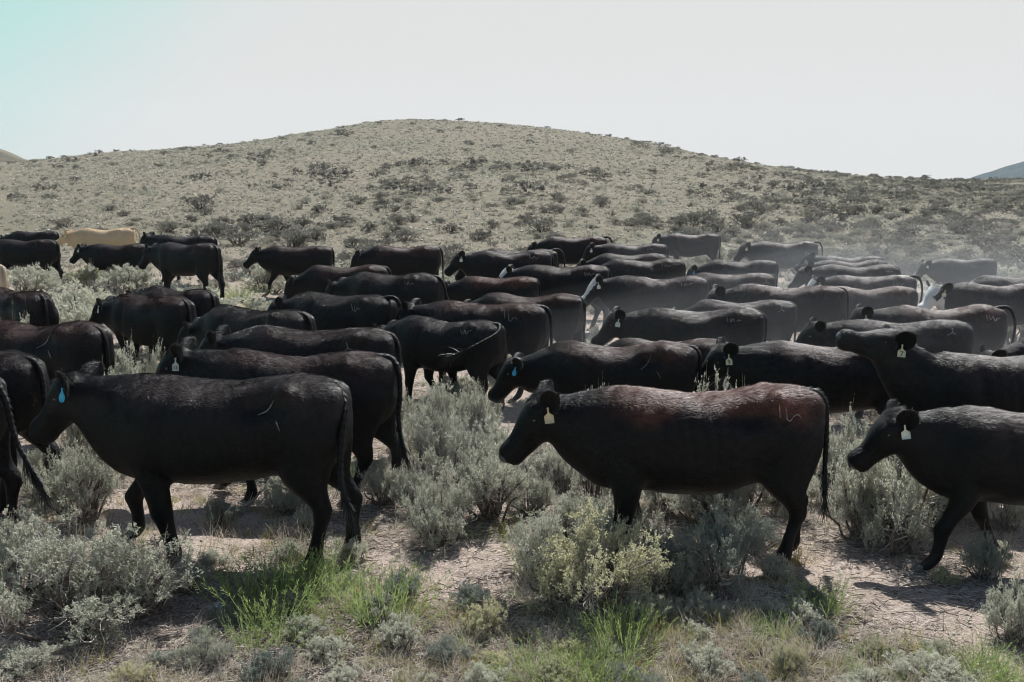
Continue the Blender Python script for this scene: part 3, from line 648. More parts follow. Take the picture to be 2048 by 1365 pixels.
# id, xn, xr, yb, yaw, head, legs, tail, extra, label
H = [
 ('C1', 78, 704, 752, 4, 'C1', 'C1', 'sweep', dict(tag='b', brand='slash', bpos=(.42, 1.13), bw=.7, bsize=.75, brown=.08, dust=.5, droop=.5), 'big black cow at front left with a blue drop shaped ear tag'),
 ('C2', 1012, 1648, 772, -2, 'walk', 'walk2', 'hang', dict(tag='t', band=1, brand='n', bpos=(.58, 1.15), bw=.8, bsize=.8, brown=.95, dust=.12, fat=1.02), 'black cow with a rusty brown back and blank tan ear tag, front centre'),
 ('C3', 1708, 2312, 818, 4, 'walk', 'walk3', 'hang', dict(tag='w', brown=.1, dust=.35, s=.90), 'black cow at front right stepping forward with one pale hoof out'),
 ('D1', 296, 798, 700, 7, 'near52', 'walk4', 'kick', dict(tag=('w', '52'), brown=.25, dust=.4), 'black cow with white ear tag 52 just behind the front left cow'),
 ('D2', 376, 798, 655, 9, 'neard2', 'walk1', 'tight', dict(brown=.15, dust=.35, brand='star', bpos=(.45, 1.14)), 'shaggy necked black cow whose back shows above the cow tagged 52'),
 ('D3', -270, 222, 640, 18, 'walk', 'walk2', 'tight', dict(s=1.0, brown=.35, dust=.3, brand='slash', bpos=(.35, 1.12)), 'black cow cut by the left edge, branded rump beside tall sagebrush'),
 ('D4', -480, 92, 700, 12, 'walk', 'walk1', 'hang', dict(dung=1, s=1.0, brown=.1, dust=.3), 'black cow at the left edge with dried dung beside its tail'),
 ('D5', -700, 8, 742, 3, 'walk', 'walk4', 'swish', dict(s=1.0, brown=.05, dust=.2), 'nearest black rump at the left edge, tail hanging to the sagebrush'),
 ('A8', -150, 110, 576, 38, 'walk', 'walk2', 'tight', dict(s=1.0, brown=.3, brand='bars', bpos=(.4, 1.16), bw=1.5), 'black cow at the left edge with two white bars on its hip'),
 ('A7', -230, 13, 526, 10, 'walk', 'stand', 'hang', dict(coat=(.46, .39, .30), s=1.0), 'cream coloured cow of which only the rump shows at the left edge'),
 ('A2', -110, 117, 478, 4, 'walk', 'walk1', 'tight', dict(s=1.04, brown=.15), 'black cow at the left edge in front of the tan cow'),
 ('A1', 12, 118, 462, 0, 'low', 'walk2', 'tight', dict(brown=.05, s=.92), 'distant black cow with lowered head directly behind the left edge cow'),
 ('A3', 112, 272, 456, -2, 'level', 'stand', 'arch', dict(coat=(.50, .375, .235), brown=0, tag='y'), 'tan cow standing among black cows at the far left'),
 ('A4', 143, 300, 488, 2, 'walk', 'walk3', 'tight', dict(tag='y', brown=.2), 'black heifer with a yellow tag walking in front of the tan cow'),
 ('A5', 282, 441, 485, 28, 'back', 'walk1', 'tight', dict(brown=.12), 'black cow seen from its rear quarter, last of the far left group'),
 ('A6', 274, 434, 470, 6, 'high', 'walk2', 'tight', dict(brown=.05), 'black cow half hidden behind the rearmost cow of the far left group'),
 ('A9', 176, 391, 588, 34, 'turned', 'walk4', 'tight', dict(tag='w', brown=.3, dust=.3), 'black cow with a white tag wading into the pale sagebrush at left'),
 ('A10', 240, 438, 574, 32, 'turned', 'walk1', 'tight', dict(brown=.15, dust=.3), 'black cow whose back shows behind the white tagged cow in sagebrush'),
 ('A11', 352, 628, 612, 30, 'turnlow', 'walk2', 'hang', dict(brown=.05, dust=.6, brand='slash', bpos=(.42, 1.12), bw=.6), 'greyish black cow with head hung low above the shaggy necked cow'),
 ('A12', 522, 792, 586, 26, 'turned', 'walk4', 'arch', dict(brown=.05, dust=.5, brand='n', bpos=(.42, 1.14)), 'black cow with branded hip and arched tail left of centre'),
 ('A13', 533, 780, 530, 0, 'graze', 'walk1', 'hang', dict(brown=.35, s=.98), 'black cow grazing nose down beside yellow green grass'),
 ('A14', 655, 884, 545, 24, 'low', 'walk2', 'out', dict(s=1.04, brown=.1, dust=.5, brand='wave', bpos=(.45, 1.16)), 'black cow with wavy white brand and tail swung outward'),
 ('A15', 490, 668, 492, -2, 'walk', 'walk3', 'tight', dict(brown=.3), 'small black cow alone at the back, second group from the left'),
 ('A16', 700, 884, 491, 0, 'low', 'walk2', 'hang', dict(brown=.45), 'black cow in the back row with a long straight hanging tail'),
 ('A17', 893, 1106, 502, 2, 'walk', 'walk1', 'tight', dict(brown=.15, dust=.4, brand='wave', bpos=(.50, 1.18), bw=1.3, tag='w'), 'black cow in the back row with ears up and wavy brand'),
 ('A18', 915, 1118, 498, 2, 'low', 'walk4', 'arch', dict(brown=.2), 'black cow showing only rump and tail behind the ears up cow'),
 ('B1', 1048, 1216, 473, 2, 'low', 'walk1', 'arch', dict(brown=.5, dust=.3), 'rusty black cow furthest back at the centre'),
 ('B2', 1140, 1336, 487, 4, 'walk', 'walk2', 'tight', dict(s=1.03, brown=.2, dust=.3, tag='w', brand='wave', bpos=(.45, 1.18)), 'black cow with white tag in front of the furthest centre cow'),
 ('B3', 1298, 1441, 467, 6, 'walk', 'stand', 'tight', dict(brown=.35, tag='w'), 'black cow standing highest in the back row, right of centre'),
 ('B4', 1470, 1636, 483, 0, 'walk', 'walk1', 'arch', dict(brown=.35, dust=.5, tag='y'), 'dusty black cow in the back row with raised arched tail'),
 ('B6', 986, 1221, 530, 8, 'walk', 'walk3', 'tight', dict(brown=.2, dust=.4, white='fore', brand='wave', bpos=(.52, 1.15), bw=1.3), 'black cow with a white forehead at the centre of the herd'),
 ('B7', 1166, 1336, 507, 6, 'low', 'walk1', 'tight', dict(brown=.25, s=1.0), 'black cow seen as a thin strip behind the wavy branded centre cow'),
 ('B8', 1182, 1370, 518, 6, 'low', 'walk2', 'tight', dict(s=.99, brown=.25, brand='wave', bpos=(.50, 1.18), white_rump=0), 'black cow with wavy brand right behind the white forehead cow'),
 ('B9', 1368, 1556, 520, 8, 'low', 'walk3', 'tight', dict(brown=.05, dust=.8, tag='b'), 'dusty grey black cow with a small blue tag'),
 ('B10', 1330, 1553, 546, 6, 'low', 'walk4', 'tight', dict(brown=.35, dust=.4, brand='star', bpos=(.66, 1.14)), 'black cow with star brand behind the white nosed cow'),
 ('B11', 1164, 1420, 552, 8, 'walk', 'walk1', 'tight', dict(brown=.25, dust=.35, white='blaze', tag='w', brand='wave', bpos=(.50, 1.18)), 'black cow with white blaze and white tag left of the starred cow'),
 ('B12', 872, 1080, 553, 10, 'low', 'walk2', 'tight', dict(brown=.8, dust=.2), 'reddish brown backed cow between branded black cows at centre'),
 ('B13', 1434, 1694, 570, 8, 'walk', 'walk2', 'hang', dict(s=.98, brown=.35, dust=.3), 'black cow with dusty brown topline in the dusty right half'),
 ('B14', 900, 1170, 586, 14, 'low', 'walk1', 'tight', dict(brown=.4, dust=.3), 'broad black cow with brown hips, rump squarely at the centre'),
 ('B15', 778, 1100, 603, 16, 'walk', 'walk4', 'hang', dict(brown=.4, dust=.3, brand='n', bpos=(.44, 1.14), bw=1.1), 'black cow with cup shaped ears and branded hip, tail hanging straight'),
 ('B16', 740, 1008, 633, 30, 'low', 'walk2', 'fling', dict(brown=.05, dust=.5, brand='wave', bpos=(.45, 1.16)), 'black cow flinging its tail forward across its flank'),
 ('B17', 1188, 1532, 616, 6, 'walk', 'walk1', 'tight', dict(brown=.1, dust=.5, tag='w', brand='wave', bpos=(.46, 1.17), bw=1.1), 'dusty black cow with white tag and wavy brand right of centre'),
 ('B18', 1318, 1594, 600, 4, 'low', 'walk2', 'tight', dict(brown=.1, dust=.7, brand='star', bpos=(.60, 1.17), tag=None), 'dusty grey cow with star brand partly behind the white tagged cow'),
 ('B19', 1580, 1946, 640, 6, 'walk', 'walk1', 'tight', dict(brown=.05, dust=.9, brand='star', bpos=(.56, 1.18), bw=1.5), 'very dusty grey cow with bright star brand, behind the raised head'),
 ('B20', 1682, 2012, 612, 4, 'walk', 'walk2', 'arch', dict(brown=.45, dust=.6, tag='w', brand='wave', bpos=(.62, 1.16), bw=1.2), 'brown dusted cow with high arched tail near the right edge'),
 ('B21', 1600, 1834, 573, 2, 'low', 'walk4', 'tight', dict(brown=.5, dust=.3, s=.90), 'rusty hipped cow behind the brown topline cow at right'),
 ('B22', 1603, 1832, 551, 4, 'walk', 'walk2', 'arch', dict(brown=.3, white='full', white_rump=1, tag='y', brand='wave', bpos=(.50, 1.16)), 'white faced black cow with white stripe on its rump'),
 ('B23', 1580, 1800, 530, 2, 'walk', 'walk1', 'tight', dict(brown=.1, dust=.4, brand='wave', bpos=(.60, 1.18)), 'front one of three overlapping black backs at the right'),
 ('B24', 1592, 1776, 520, 2, 'walk', 'walk2', 'tight', dict(brown=.4), 'brownish middle one of three overlapping backs at the right'),
 ('B24b', 1590, 1768, 512, 2, 'high', 'walk1', 'tight', dict(brown=.05), 'rear one of three overlapping black backs at the right'),
 ('B25', 1846, 1993, 517, 12, 'back', 'walk1', 'tight', dict(brown=.1, dust=.9, tag='y'), 'dust veiled grey black cow standing apart at far right'),
 ('B26', 1840, 2110, 566, 2, 'wface', 'walk2', 'tight', dict(brown=.15, dust=.5, white='full', tag='y'), 'white faced cow with yellow tag at the right edge'),
 ('B27', 1885, 2130, 552, 2, 'low', 'walk1', 'tight', dict(brown=.05, dust=.9), 'dusty back just behind the white faced cow at the right edge'),
 ('B28', 1962, 2300, 676, 2, 'low', 'walk1', 'tight', dict(brown=.1, dust=.6, tag='b'), 'cow at the right edge with a light blue tag in dust'),
 ('B29', 1678, 2220, 706, 2, 'chin', 'walk1', 'hang', dict(brown=.1, dust=.5, tag=('y', '7'), band=1, droop=.6), 'black cow lifting its chin over a neighbour, ear tag 7'),
 ('B30', 1422, 1840, 684, 3, 'walk', 'walk2', 'hang', dict(s=.95, brown=.25, dust=.3, tag=('y', '9'), band=1), 'black cow with ear tag 9 under the raised chin'),
 ('B31', 1180, 1462, 678, 2, 'low', 'walk4', 'tight', dict(brown=.3, dust=.3, s=.80), 'black cow hidden behind the cow with the blue white tag'),
 ('B32', 986, 1398, 684, 6, 'low', 'walk1', 'hang', dict(brown=.35, dust=.3, tag='b', droop=.8, brand='slash', bpos=(.35, 1.12), bw=.6), 'black cow with lowered head and drooping ear behind the rusty backed cow'),
]
COWS = []
for i, (id_, xn, xr, yb, yaw, hd_, lg, tl, ex, lab) in enumerate(H):
    sp = dict(id=id_, xn=xn, xr=xr, yb=yb, yaw=yaw, headv=HEADS[hd_], legs=lg, tail=tl, coat=BLK, seed=i * 13 + 5, lab=lab); sp.update(ex)
    if sp['headv'] is HEADS['chin'] or hd_ == 'chin': pass
    else:
        rr = random.Random(i); h = sp['headv']; sp['headv'] = (h[0] + rr.uniform(-.02, .02), h[1] + rr.uniform(-.02, .02), h[2] + rr.uniform(-4, 4), h[3] + rr.uniform(-5, 5))
    solve(sp); COWS.append(sp)
# keep bodies from running into one another (report only)
for i, a in enumerate(COWS):
    for b in COWS[i + 1:]:
        def axis(q):
            t = -R(q['yaw']); c, s_ = math.cos(t), math.sin(t); xs = np.linspace(-.6, .75, 8) * q['s']
            return np.stack([q['X'] + xs * c, q['Y'] + xs * s_], 1)
        dm = np.min(np.linalg.norm(axis(a)[:, None] - axis(b)[None], axis=2))
        if dm < .5: print('NEAR', a['id'], b['id'], round(float(dm), 2))
for sp in COWS:
    sp['vox'] = .018 if sp['d'] < 9.5 else (.024 if sp['d'] < 18 else .03)
    o = build_cow(sp, np.random.RandomState(sp['seed'])); tag(o, sp['lab'], 'cow', G_ if sp['coat'] == BLK else 'pale cattle among the black herd')
#VEGETATION
# ------------------------------------------------------------------ sagebrush, rabbitbrush, grasses
def diamonds(b, d, ln, wd, rs):
    """leaf shaped quads starting at b along d"""
    s = np.cross(d, rs.normal(size=d.shape)); s /= np.linalg.norm(s, axis=1)[:, None] + 1e-9
    ln = np.broadcast_to(ln, (len(b),))[:, None]; wd = np.broadcast_to(wd, (len(b),))[:, None]
    v = np.stack([b, b + d * ln * .55 + s * wd / 2, b + d * ln, b + d * ln * .55 - s * wd / 2], 1)
    return v.reshape(-1, 3), np.arange(len(b) * 4).reshape(-1, 4)
def unit(a): return a / (np.linalg.norm(a, axis=-1)[..., None] + 1e-9)
def ribbons(acc, P0, P1, bend, w0, w1, rs, mat_=0, seg=3):
    """curved thin ribbons between two arrays of points"""
    t = np.linspace(0, 1, seg + 1); n = len(P0)
    C = P0[:, None] * (1 - t)[None, :, None] + P1[:, None] * t[None, :, None] + bend[:, None] * (4 * t * (1 - t))[None, :, None]
    s = unit(np.cross(P1 - P0, rs.normal(size=(n, 3))))[:, None]; w_ = (w0 * (1 - t) + w1 * t)[None, :, None] if np.isscalar(w0) else (w0[:, None] * (1 - t) + w1 * t)[:, :, None]
    v = np.stack([C - s * w_ / 2, C + s * w_ / 2], 2).reshape(-1, 3); k = (seg + 1) * 2
    base = (np.arange(n) * k)[:, None] + (np.arange(seg) * 2)[None]; base = base.ravel()
    acc.add(v, np.stack([base, base + 1, base + 3, base + 2], 1), mat_)
def sage(seed, lod, yellow=0, stalks=30, open_=0.0):
    """unit shrub: radius about 1 across x y, height 1 (scaled when placed). returns (foliage acc, stem acc)"""
    rs = np.random.RandomState(seed); nc, ns, nl, ll, lw = ((270, 8, 13, .030, .0115), (180, 6, 10, .050, .021), (90, 4, 7, .085, .042), (42, 3, 5, .15, .09))[lod]
    F = Acc(); S = Acc()
    # lumpy canopy made of several heads
    nh = 14; ha_ = rs.uniform(0, 6.28, nh); hr = rs.uniform(.2, .78, nh); hx = np.stack([hr * np.cos(ha_), hr * np.sin(ha_), rs.uniform(.30, .74, nh) * (1 - .35 * hr)], 1); hs = rs.uniform(.20, .38, nh)
    hx[0] = (0, 0, .62)
    i = rs.randint(0, nh, nc); d = unit(rs.normal(size=(nc, 3)) + np.array([0, 0, .55])); c = hx[i] + d * (hs[i] * rs.uniform(.55, 1.0, nc))[:, None] * np.array([1, 1, .8])
    c[:, 2] = np.clip(c[:, 2], .06, 1.05); c *= 1 + .12 * rs.normal(size=(nc, 1))
    base = np.array([0, 0, -.03]); limbs = []
    for k in range(nh):
        for q in range(2 if lod < 2 else 1):
            e = hx[k] + rs.normal(size=3) * .08; b = base + np.array([rs.uniform(-.07, .07), rs.uniform(-.07, .07), 0])
            m1 = b * .6 + e * .4 + np.array([0, 0, -.10]) + rs.normal(size=3) * .06; m2 = b * .25 + e * .75 + rs.normal(size=3) * .06
            P = interp_curve([b, m1, m2, e], 9 if lod < 2 else 5); 
            if lod < 3: tube(S, P, np.linspace(.034, .010, len(P)) * (1 if lod < 2 else 1.3), 5 if lod == 0 else 3)
            limbs.append(P)
    L = np.concatenate(limbs)
    if lod < 3:
        # twigs out to each clump, and bare dead ones lower down
        D = np.linalg.norm(L[None] - c[:, None], axis=2) + 1.2 * (L[None, :, 2] > c[:, None, 2] - .02); j = D.argmin(1)
        ribbons(S, L[j], c, rs.normal(size=(nc, 3)) * .03, .014 if lod < 2 else .02, .005, rs, 1, 3)
        nd = (750, 260, 60)[lod]; j = rs.randint(0, len(L), nd); e = L[j] + unit(rs.normal(size=(nd, 3)) * [1, 1, .6] + L[j] * [1.2, 1.2, 0] + [0, 0, .05]) * rs.uniform(.10, .38, (nd, 1)); e[:, 2] = np.maximum(e[:, 2], .0)
        ribbons(S, L[j], e, rs.normal(size=(nd, 3)) * .03, .009 if lod < 2 else .016, .003, rs, 1, 3)
    # leafy sprigs
    out = unit(c - np.array([0, 0, .15])); m = nc * ns
    sb = np.repeat(c, ns, 0) + rs.normal(size=(m, 3)) * .028; sdir = unit(np.repeat(out, ns, 0) * .6 + np.array([0, 0, .75]) + rs.normal(size=(m, 3)) * .5); sl = rs.uniform(.05, .13, m)
    if lod < 2: ribbons(S, sb - sdir * .04, sb + sdir * sl[:, None], rs.normal(size=(m, 3)) * .006, .005, .002, rs, 1, 1)
    t = rs.rand(m * nl) ** .8; b = np.repeat(sb, nl, 0) + np.repeat(sdir * sl[:, None], nl, 0) * t[:, None]
    ld = unit(np.repeat(sdir, nl, 0) * .7 + rs.normal(size=(m * nl, 3)) * .75); F.add(*diamonds(b, ld, ll * rs.uniform(.6, 1.3, m * nl), lw * rs.uniform(.7, 1.3, m * nl), rs), 0)
    # upright seed stalks
    if stalks and lod < 3:
        k = stalks; top = c[c[:, 2] > np.percentile(c[:, 2], 55)]; b = top[rs.randint(0, len(top), k)]; e = b + np.stack([rs.normal(size=k) * .035, rs.normal(size=k) * .035, rs.uniform(.14, .34, k)], 1)
        ribbons(F, b, e, rs.normal(size=(k, 3)) * .006, .009 if lod < 2 else .016, .004, rs, 1, 3)
        q = 16 if lod < 2 else 7; t = rs.uniform(.35, 1, k * q); bb = np.repeat(b, q, 0) + np.repeat(e - b, q, 0) * t[:, None]; dd = unit(np.array([0, 0, 1.]) + rs.normal(size=(k * q, 3)) * .6)
        F.add(*diamonds(bb, dd, .018 if lod < 2 else .03, .008 if lod < 2 else .014, rs), 1)
    return F, S
def pair(F, S, leaf):
    """one mesh of foliage and stems together, for shrubs too small to show their parts"""
    a = Acc()
    for src, off in ((F, 0), (S, 2)):
        if not src.v: continue
        V = np.concatenate(src.v); n0 = a.n; a.v.append(V); a.n += len(V)
        for k in (3, 4):
            for f, m in zip(src.f[k], src.m[k]): a.f[k].append(f + n0); a.m[k].append(m + off)
    return a.mesh('sagebrush', [leaf, STALK, BARK, TWIG])
LEAVES = [SAGE, SAGEY, SAGEB, SAGEF, SAGED]
NEARM = {}
def near_mesh(v, leaf, stalks, lod):
    k = (v, leaf.name, stalks, lod)
    if k not in NEARM:
        F, S = sage(100 + v, lod, stalks=stalks); NEARM[k] = (F.mesh('foliage', [leaf, STALK]), S.mesh('stems', [BARK, TWIG]))
    return NEARM[k]
SPOTS = []
BARE = [(*px_ground(px, py), r) for (px, py, r) in ((1840, 1215, .75), (1700, 1150, .5), (1960, 1260, .55), (880, 1140, .6), (980, 1110, .5), (790, 1120, .35))]
def put_sage(x, y, rx, h, v, leaf, stalks, label, group=None, lod=0, parts=True, rz=None):
    rz = random.uniform(0, 6.28) if rz is None else rz
    if parts:
        o = bpy.data.objects.new('sagebrush', None); COL.objects.link(o); F, S = near_mesh(v, leaf, stalks, lod)
        link('foliage', F, o); link('stems', S, o)
    else:
        o = link('sagebrush', FARM[(lod, v % 4, LEAVES.index(leaf))])
    o.location = (x, y, gz(x, y) - .01); o.scale = (rx, rx * random.uniform(.85, 1.1), h); o.rotation_euler = (0, 0, rz)
    tag(o, label, 'sagebrush', group or 'sagebrush'); SPOTS.append((x, y, rx)); return o
random.seed(5)
# px x, px y of the foot, half width px, height px, variant, leaf, stalks, label
HERO = [
 (150, 1262, 205, 225, 0, SAGE, 45, 'big spreading grey sagebrush filling the lower left corner'),
 (20, 1215, 120, 190, 1, SAGE, 50, 'sagebrush cut by the left edge in front of the nearest rump'),
 (300, 1225, 110, 150, 2, SAGE, 30, 'sagebrush with bare woody stems in front of the blue tagged cow'),
 (415, 1335, 55, 72, 3, SAGE, 4, 'small round sagebrush at the bottom left of centre'),
 (325, 1215, 36, 45, 1, SAGE, 3, 'little sagebrush sprout beside the big lower left sagebrush'),
 (1180, 1215, 150, 235, 4, SAGEY, 12, 'yellow tipped sagebrush in front of the rusty backed cow'),
 (1080, 1150, 80, 130, 1, SAGE, 14, 'grey sagebrush tucked left of the yellow tipped sagebrush'),
 (1440, 1185, 105, 165, 5, SAGEB, 4, 'dark bluish sagebrush in the shade under the rusty backed cow'),
 (1335, 1190, 75, 125, 2, SAGEB, 3, 'small bluish sagebrush between the yellow tipped and the dark one'),
 (1800, 1105, 130, 260, 6, SAGE, 40, 'tall sagebrush between the rusty backed cow and the front right cow'),
 (1725, 1085, 85, 210, 0, SAGE, 20, 'sagebrush rising right behind the tail of the rusty backed cow'),
 (2035, 1285, 75, 150, 3, SAGE, 10, 'sagebrush at the right edge below the front right cow'),
 (1975, 1165, 55, 100, 5, SAGEB, 6, 'thin branching sagebrush beneath the front right cow'),
 (1575, 1355, 48, 70, 2, SAGEY, 0, 'small mossy looking sagebrush at the bottom edge right of centre'),
 (1880, 1380, 90, 65, 1, SAGE, 0, 'low grey sagebrush mat at the bottom edge near the right corner'),
 (1730, 1375, 70, 45, 4, SAGE, 0, 'low grey sagebrush mat at the bottom edge beside green shoots'),
 (1250, 1378, 80, 50, 6, SAGEB, 0, 'low grey sagebrush mat under the green shoots at bottom centre'),
 (175, 1045, 110, 175, 2, SAGE, 12, 'woody sagebrush under the neck of the blue tagged cow'),
 (90, 1000, 70, 150, 4, SAGE, 20, 'sagebrush behind the nearest rump at the left edge'),
 (880, 1085, 85, 160, 3, SAGE, 20, 'sagebrush with many bare twigs right of the kicking hind leg'),
 (985, 1035, 95, 170, 5, SAGE, 25, 'sagebrush in front of the nose of the rusty backed cow'),
 (925, 985, 90, 150, 0, SAGE, 25, 'sagebrush in the dusty gap at the centre of the photo'),
 (850, 950, 60, 150, 6, SAGE, 30, 'sagebrush just right of the tail of cow 52'),
 (960, 905, 75, 150, 2, SAGE, 40, 'sagebrush under the lowered head of the cow with drooping ear'),
 (870, 925, 75, 170, 1, SAGE, 35, 'sagebrush below the cow flinging its tail'),
 (1060, 1030, 60, 110, 4, SAGE, 18, 'low sagebrush under the chin of the rusty backed cow'),
 (1415, 1035, 100, 290, 3, SAGE, 55, 'tall sagebrush topping out above the rusty brown back'),
 (1480, 1030, 60, 265, 5, SAGE, 40, 'second tall sagebrush above the rusty brown back, right of the first'),
 (1190, 1035, 50, 270, 1, SAGE, 60, 'spiky sagebrush showing behind the ear of the rusty backed cow'),
 (1560, 1010, 80, 150, 0, SAGE, 10, 'sagebrush behind the hind legs of the rusty backed cow'),
 (1340, 1030, 80, 110, 6, SAGE, 8, 'sagebrush seen under the belly of the rusty backed cow'),
 (255, 905, 100, 225, 4, SAGE, 60, 'pale bushy sagebrush between the left edge rump and cow 52'),
 (325, 880, 70, 195, 0, SAGE, 60, 'sagebrush with upright seed stalks left of the shaggy necked cow'),
 (185, 960, 60, 210, 5, SAGE, 60, 'stalky sagebrush behind the ears of the blue tagged cow'),
 (60, 790, 55, 170, 2, SAGE, 45, 'stalky sagebrush between the two branded left edge rumps'),
 (600, 1000, 70, 80, 3, SAGE, 4, 'low sagebrush between the legs of the two front left cows'),
 (1290, 830, 30, 130, 2, SAGE, 35, 'seed stalks of sagebrush left of the white tagged dusty cow'),
 (1190, 700, 30, 55, 4, SAGE, 8, 'sagebrush in the gap before the nose of the white tagged dusty cow'),
 (1020, 770, 35, 85, 6, SAGE, 30, 'sagebrush stalks showing between the hanging tail and the drooping ear'),
 (2030, 690, 50, 95, 5, SAGE, 20, 'sagebrush under the high arched tail near the right edge'),
 (140, 690, 75, 100, 1, SAGE, 25, 'round sagebrush left of the white tagged cow with lowered head'),
 (160, 640, 80, 85, 3, SAGE, 25, 'sagebrush behind the branded rump at the left edge'),
 (250, 595, 70, 75, 0, SAGE, 14, 'sagebrush in front of the legs of the yellow tagged heifer'),
 (55, 600, 65, 70, 6, SAGE, 10, 'sagebrush under the belly of the left edge cow by the tan cow'),
 (185, 580, 55, 60, 4, SAGEY, 16, 'pinkish stalked sagebrush left of the heifer front leg'),
 (530, 580, 40, 60, 5, SAGE, 8, 'sagebrush below the small lone cow at the back'),
 (1430, 530, 40, 45, 2, SAGE, 4, 'sagebrush between the back row cows right of centre'),
]
HERO += [
 (440, 1060, 45, 60, 2, SAGEB, 4, 'little sagebrush behind the near front leg of the blue tagged cow'),
 (770, 1010, 55, 110, 4, SAGE, 12, 'sagebrush right behind the kicking hind leg of cow 52'),
 (830, 1035, 65, 110, 2, SAGE, 16, 'tangled grey sagebrush where the bare track begins at centre'),
 (1000, 960, 80, 130, 1, SAGE, 22, 'sagebrush in front of the muzzle of the rusty backed cow, upper one'),
 (1120, 985, 80, 120, 5, SAGE, 14, 'sagebrush under the throat of the rusty backed cow'),
 (1140, 1085, 90, 120, 0, SAGE, 14, 'sagebrush below the brisket of the rusty backed cow'),
 (1235, 1130, 110, 175, 3, SAGE, 16, 'sagebrush hiding the front hoof of the rusty backed cow'),
 (1430, 1060, 90, 110, 1, SAGE, 10, 'sagebrush seen between front and hind legs of the rusty backed cow'),
 (1500, 1100, 70, 90, 4, SAGEB, 6, 'shaded sagebrush before the near hind leg of the rusty backed cow'),
 (1540, 1160, 45, 60, 2, SAGE, 3, 'small sagebrush at the near hind hoof of the rusty backed cow'),
 (1290, 1245, 70, 70, 6, SAGE, 4, 'low sagebrush in front of the yellow tipped sagebrush'),
 (1400, 1235, 60, 60, 3, SAGE, 3, 'low sagebrush sprig in front of the dark bluish sagebrush'),
 (1850, 1050, 95, 190, 2, SAGE, 24, 'sagebrush under the throat of the front right cow'),
 (1900, 1030, 70, 130, 5, SAGE, 16, 'sagebrush behind the stepping leg of the front right cow'),
 (1690, 1000, 70, 190, 4, SAGE, 30, 'sagebrush behind the tail of the rusty backed cow, upper one'),
 (2010, 1060, 60, 90, 1, SAGE, 8, 'sagebrush under the belly of the front right cow'),
 (560, 1030, 50, 60, 6, SAGE, 4, 'grey sagebrush under the belly of the blue tagged cow'),
 (30, 1120, 90, 110, 3, SAGE, 20, 'sagebrush under the nearest rump at the left edge'),
 (380, 1180, 60, 80, 5, SAGE, 6, 'sagebrush sprigs at the near front hoof of the blue tagged cow'),
 (60, 1345, 90, 60, 2, SAGE, 2, 'low sagebrush in the bottom left corner'),
 (620, 1060, 40, 50, 1, SAGE, 4, 'sagebrush behind the near hind hoof of the blue tagged cow'),
 (410, 800, 60, 110, 3, SAGE, 30, 'sagebrush behind the ear of the shaggy necked cow'),
 (1330, 760, 25, 40, 2, SAGE, 6, 'sagebrush behind the cow with the drooping ear'),
]
HW = random.Random(8)
for (px, py, hwp, hp, v, lf, stk, lab) in HERO:
    x, y = px_ground(px, py); k = y / FPX * 1.02
    put_sage(x, y, hwp * k * 1.15, hp * k * (.92 if stk > 10 else 1.0), v, lf, stk, lab, lod=0 if y < 10.5 else 1, rz=HW.uniform(0, 6.28))
# --- everything else by chance: where shrubs grow thick and thin
FARM = {}
for lod in (2, 3):
    for v in range(4):
        F, S = sage(300 + v + lod * 10, lod, stalks=10 if lod == 2 else 0)
        for li, lf in enumerate(LEAVES): FARM[(lod, v, li)] = pair(F, S, lf)
FARMsrc = {v: sage(340 + v, 3, stalks=0) for v in range(5)}
FARMsrc2 = {v: sage(350 + v, 2, stalks=6) for v in range(3)}
rs = np.random.RandomState(21)
def lam(x, y):
    px = 1024 + FPX * x / y
    if y < 27: return .42 if px < 460 and y > 15 else .34
    if y < 46: return 1.0 if px > 1250 else (.85 if px > 820 else (.50 if px > 430 else .16))
    if y < 75: return .62 if px > 1450 else (.30 if px > 760 else .085)
    return .42 if px > 1550 else (.07 if px > 1250 else (.014 if px > 500 else .022))
cand = []
grid = {}
tries = 0
def ok(x, y, r):
    gx_, gy_ = int(x // 2), int(y // 2)
    for i in (-1, 0, 1):
        for j in (-1, 0, 1):
            for (a, b, c) in grid.get((gx_ + i, gy_ + j), ()):
                if (a - x) ** 2 + (b - y) ** 2 < (.62 * (c + r)) ** 2: return False
    return True
for s_ in SPOTS: grid.setdefault((int(s_[0] // 2), int(s_[1] // 2)), []).append(s_)
for n in range(90000):
    y = math.sqrt(rs.uniform(11 ** 2, 134 ** 2)); u = rs.uniform(-.62, .62); x = u * y
    # candidates fall evenly on the fan; expected number per square metre below
    area = .62 * (134 ** 2 - 11 ** 2); dens = 90000 / area
    clump = .25 + 1.5 * max(0, math.sin(x * .23 + 2 * math.sin(y * .11)) * math.sin(y * .19 + x * .07) + .35)
    if rs.rand() > lam(x, y) * clump * 1.5 / dens: continue
    r = rs.uniform(.22, .55) * (1.7 if rs.rand() < .16 else 1)
    if y > 75: r *= 1.0
    if not ok(x, y, r): continue
    grid.setdefault((int(x // 2), int(y // 2)), []).append((x, y, r)); cand.append((x, y, r))
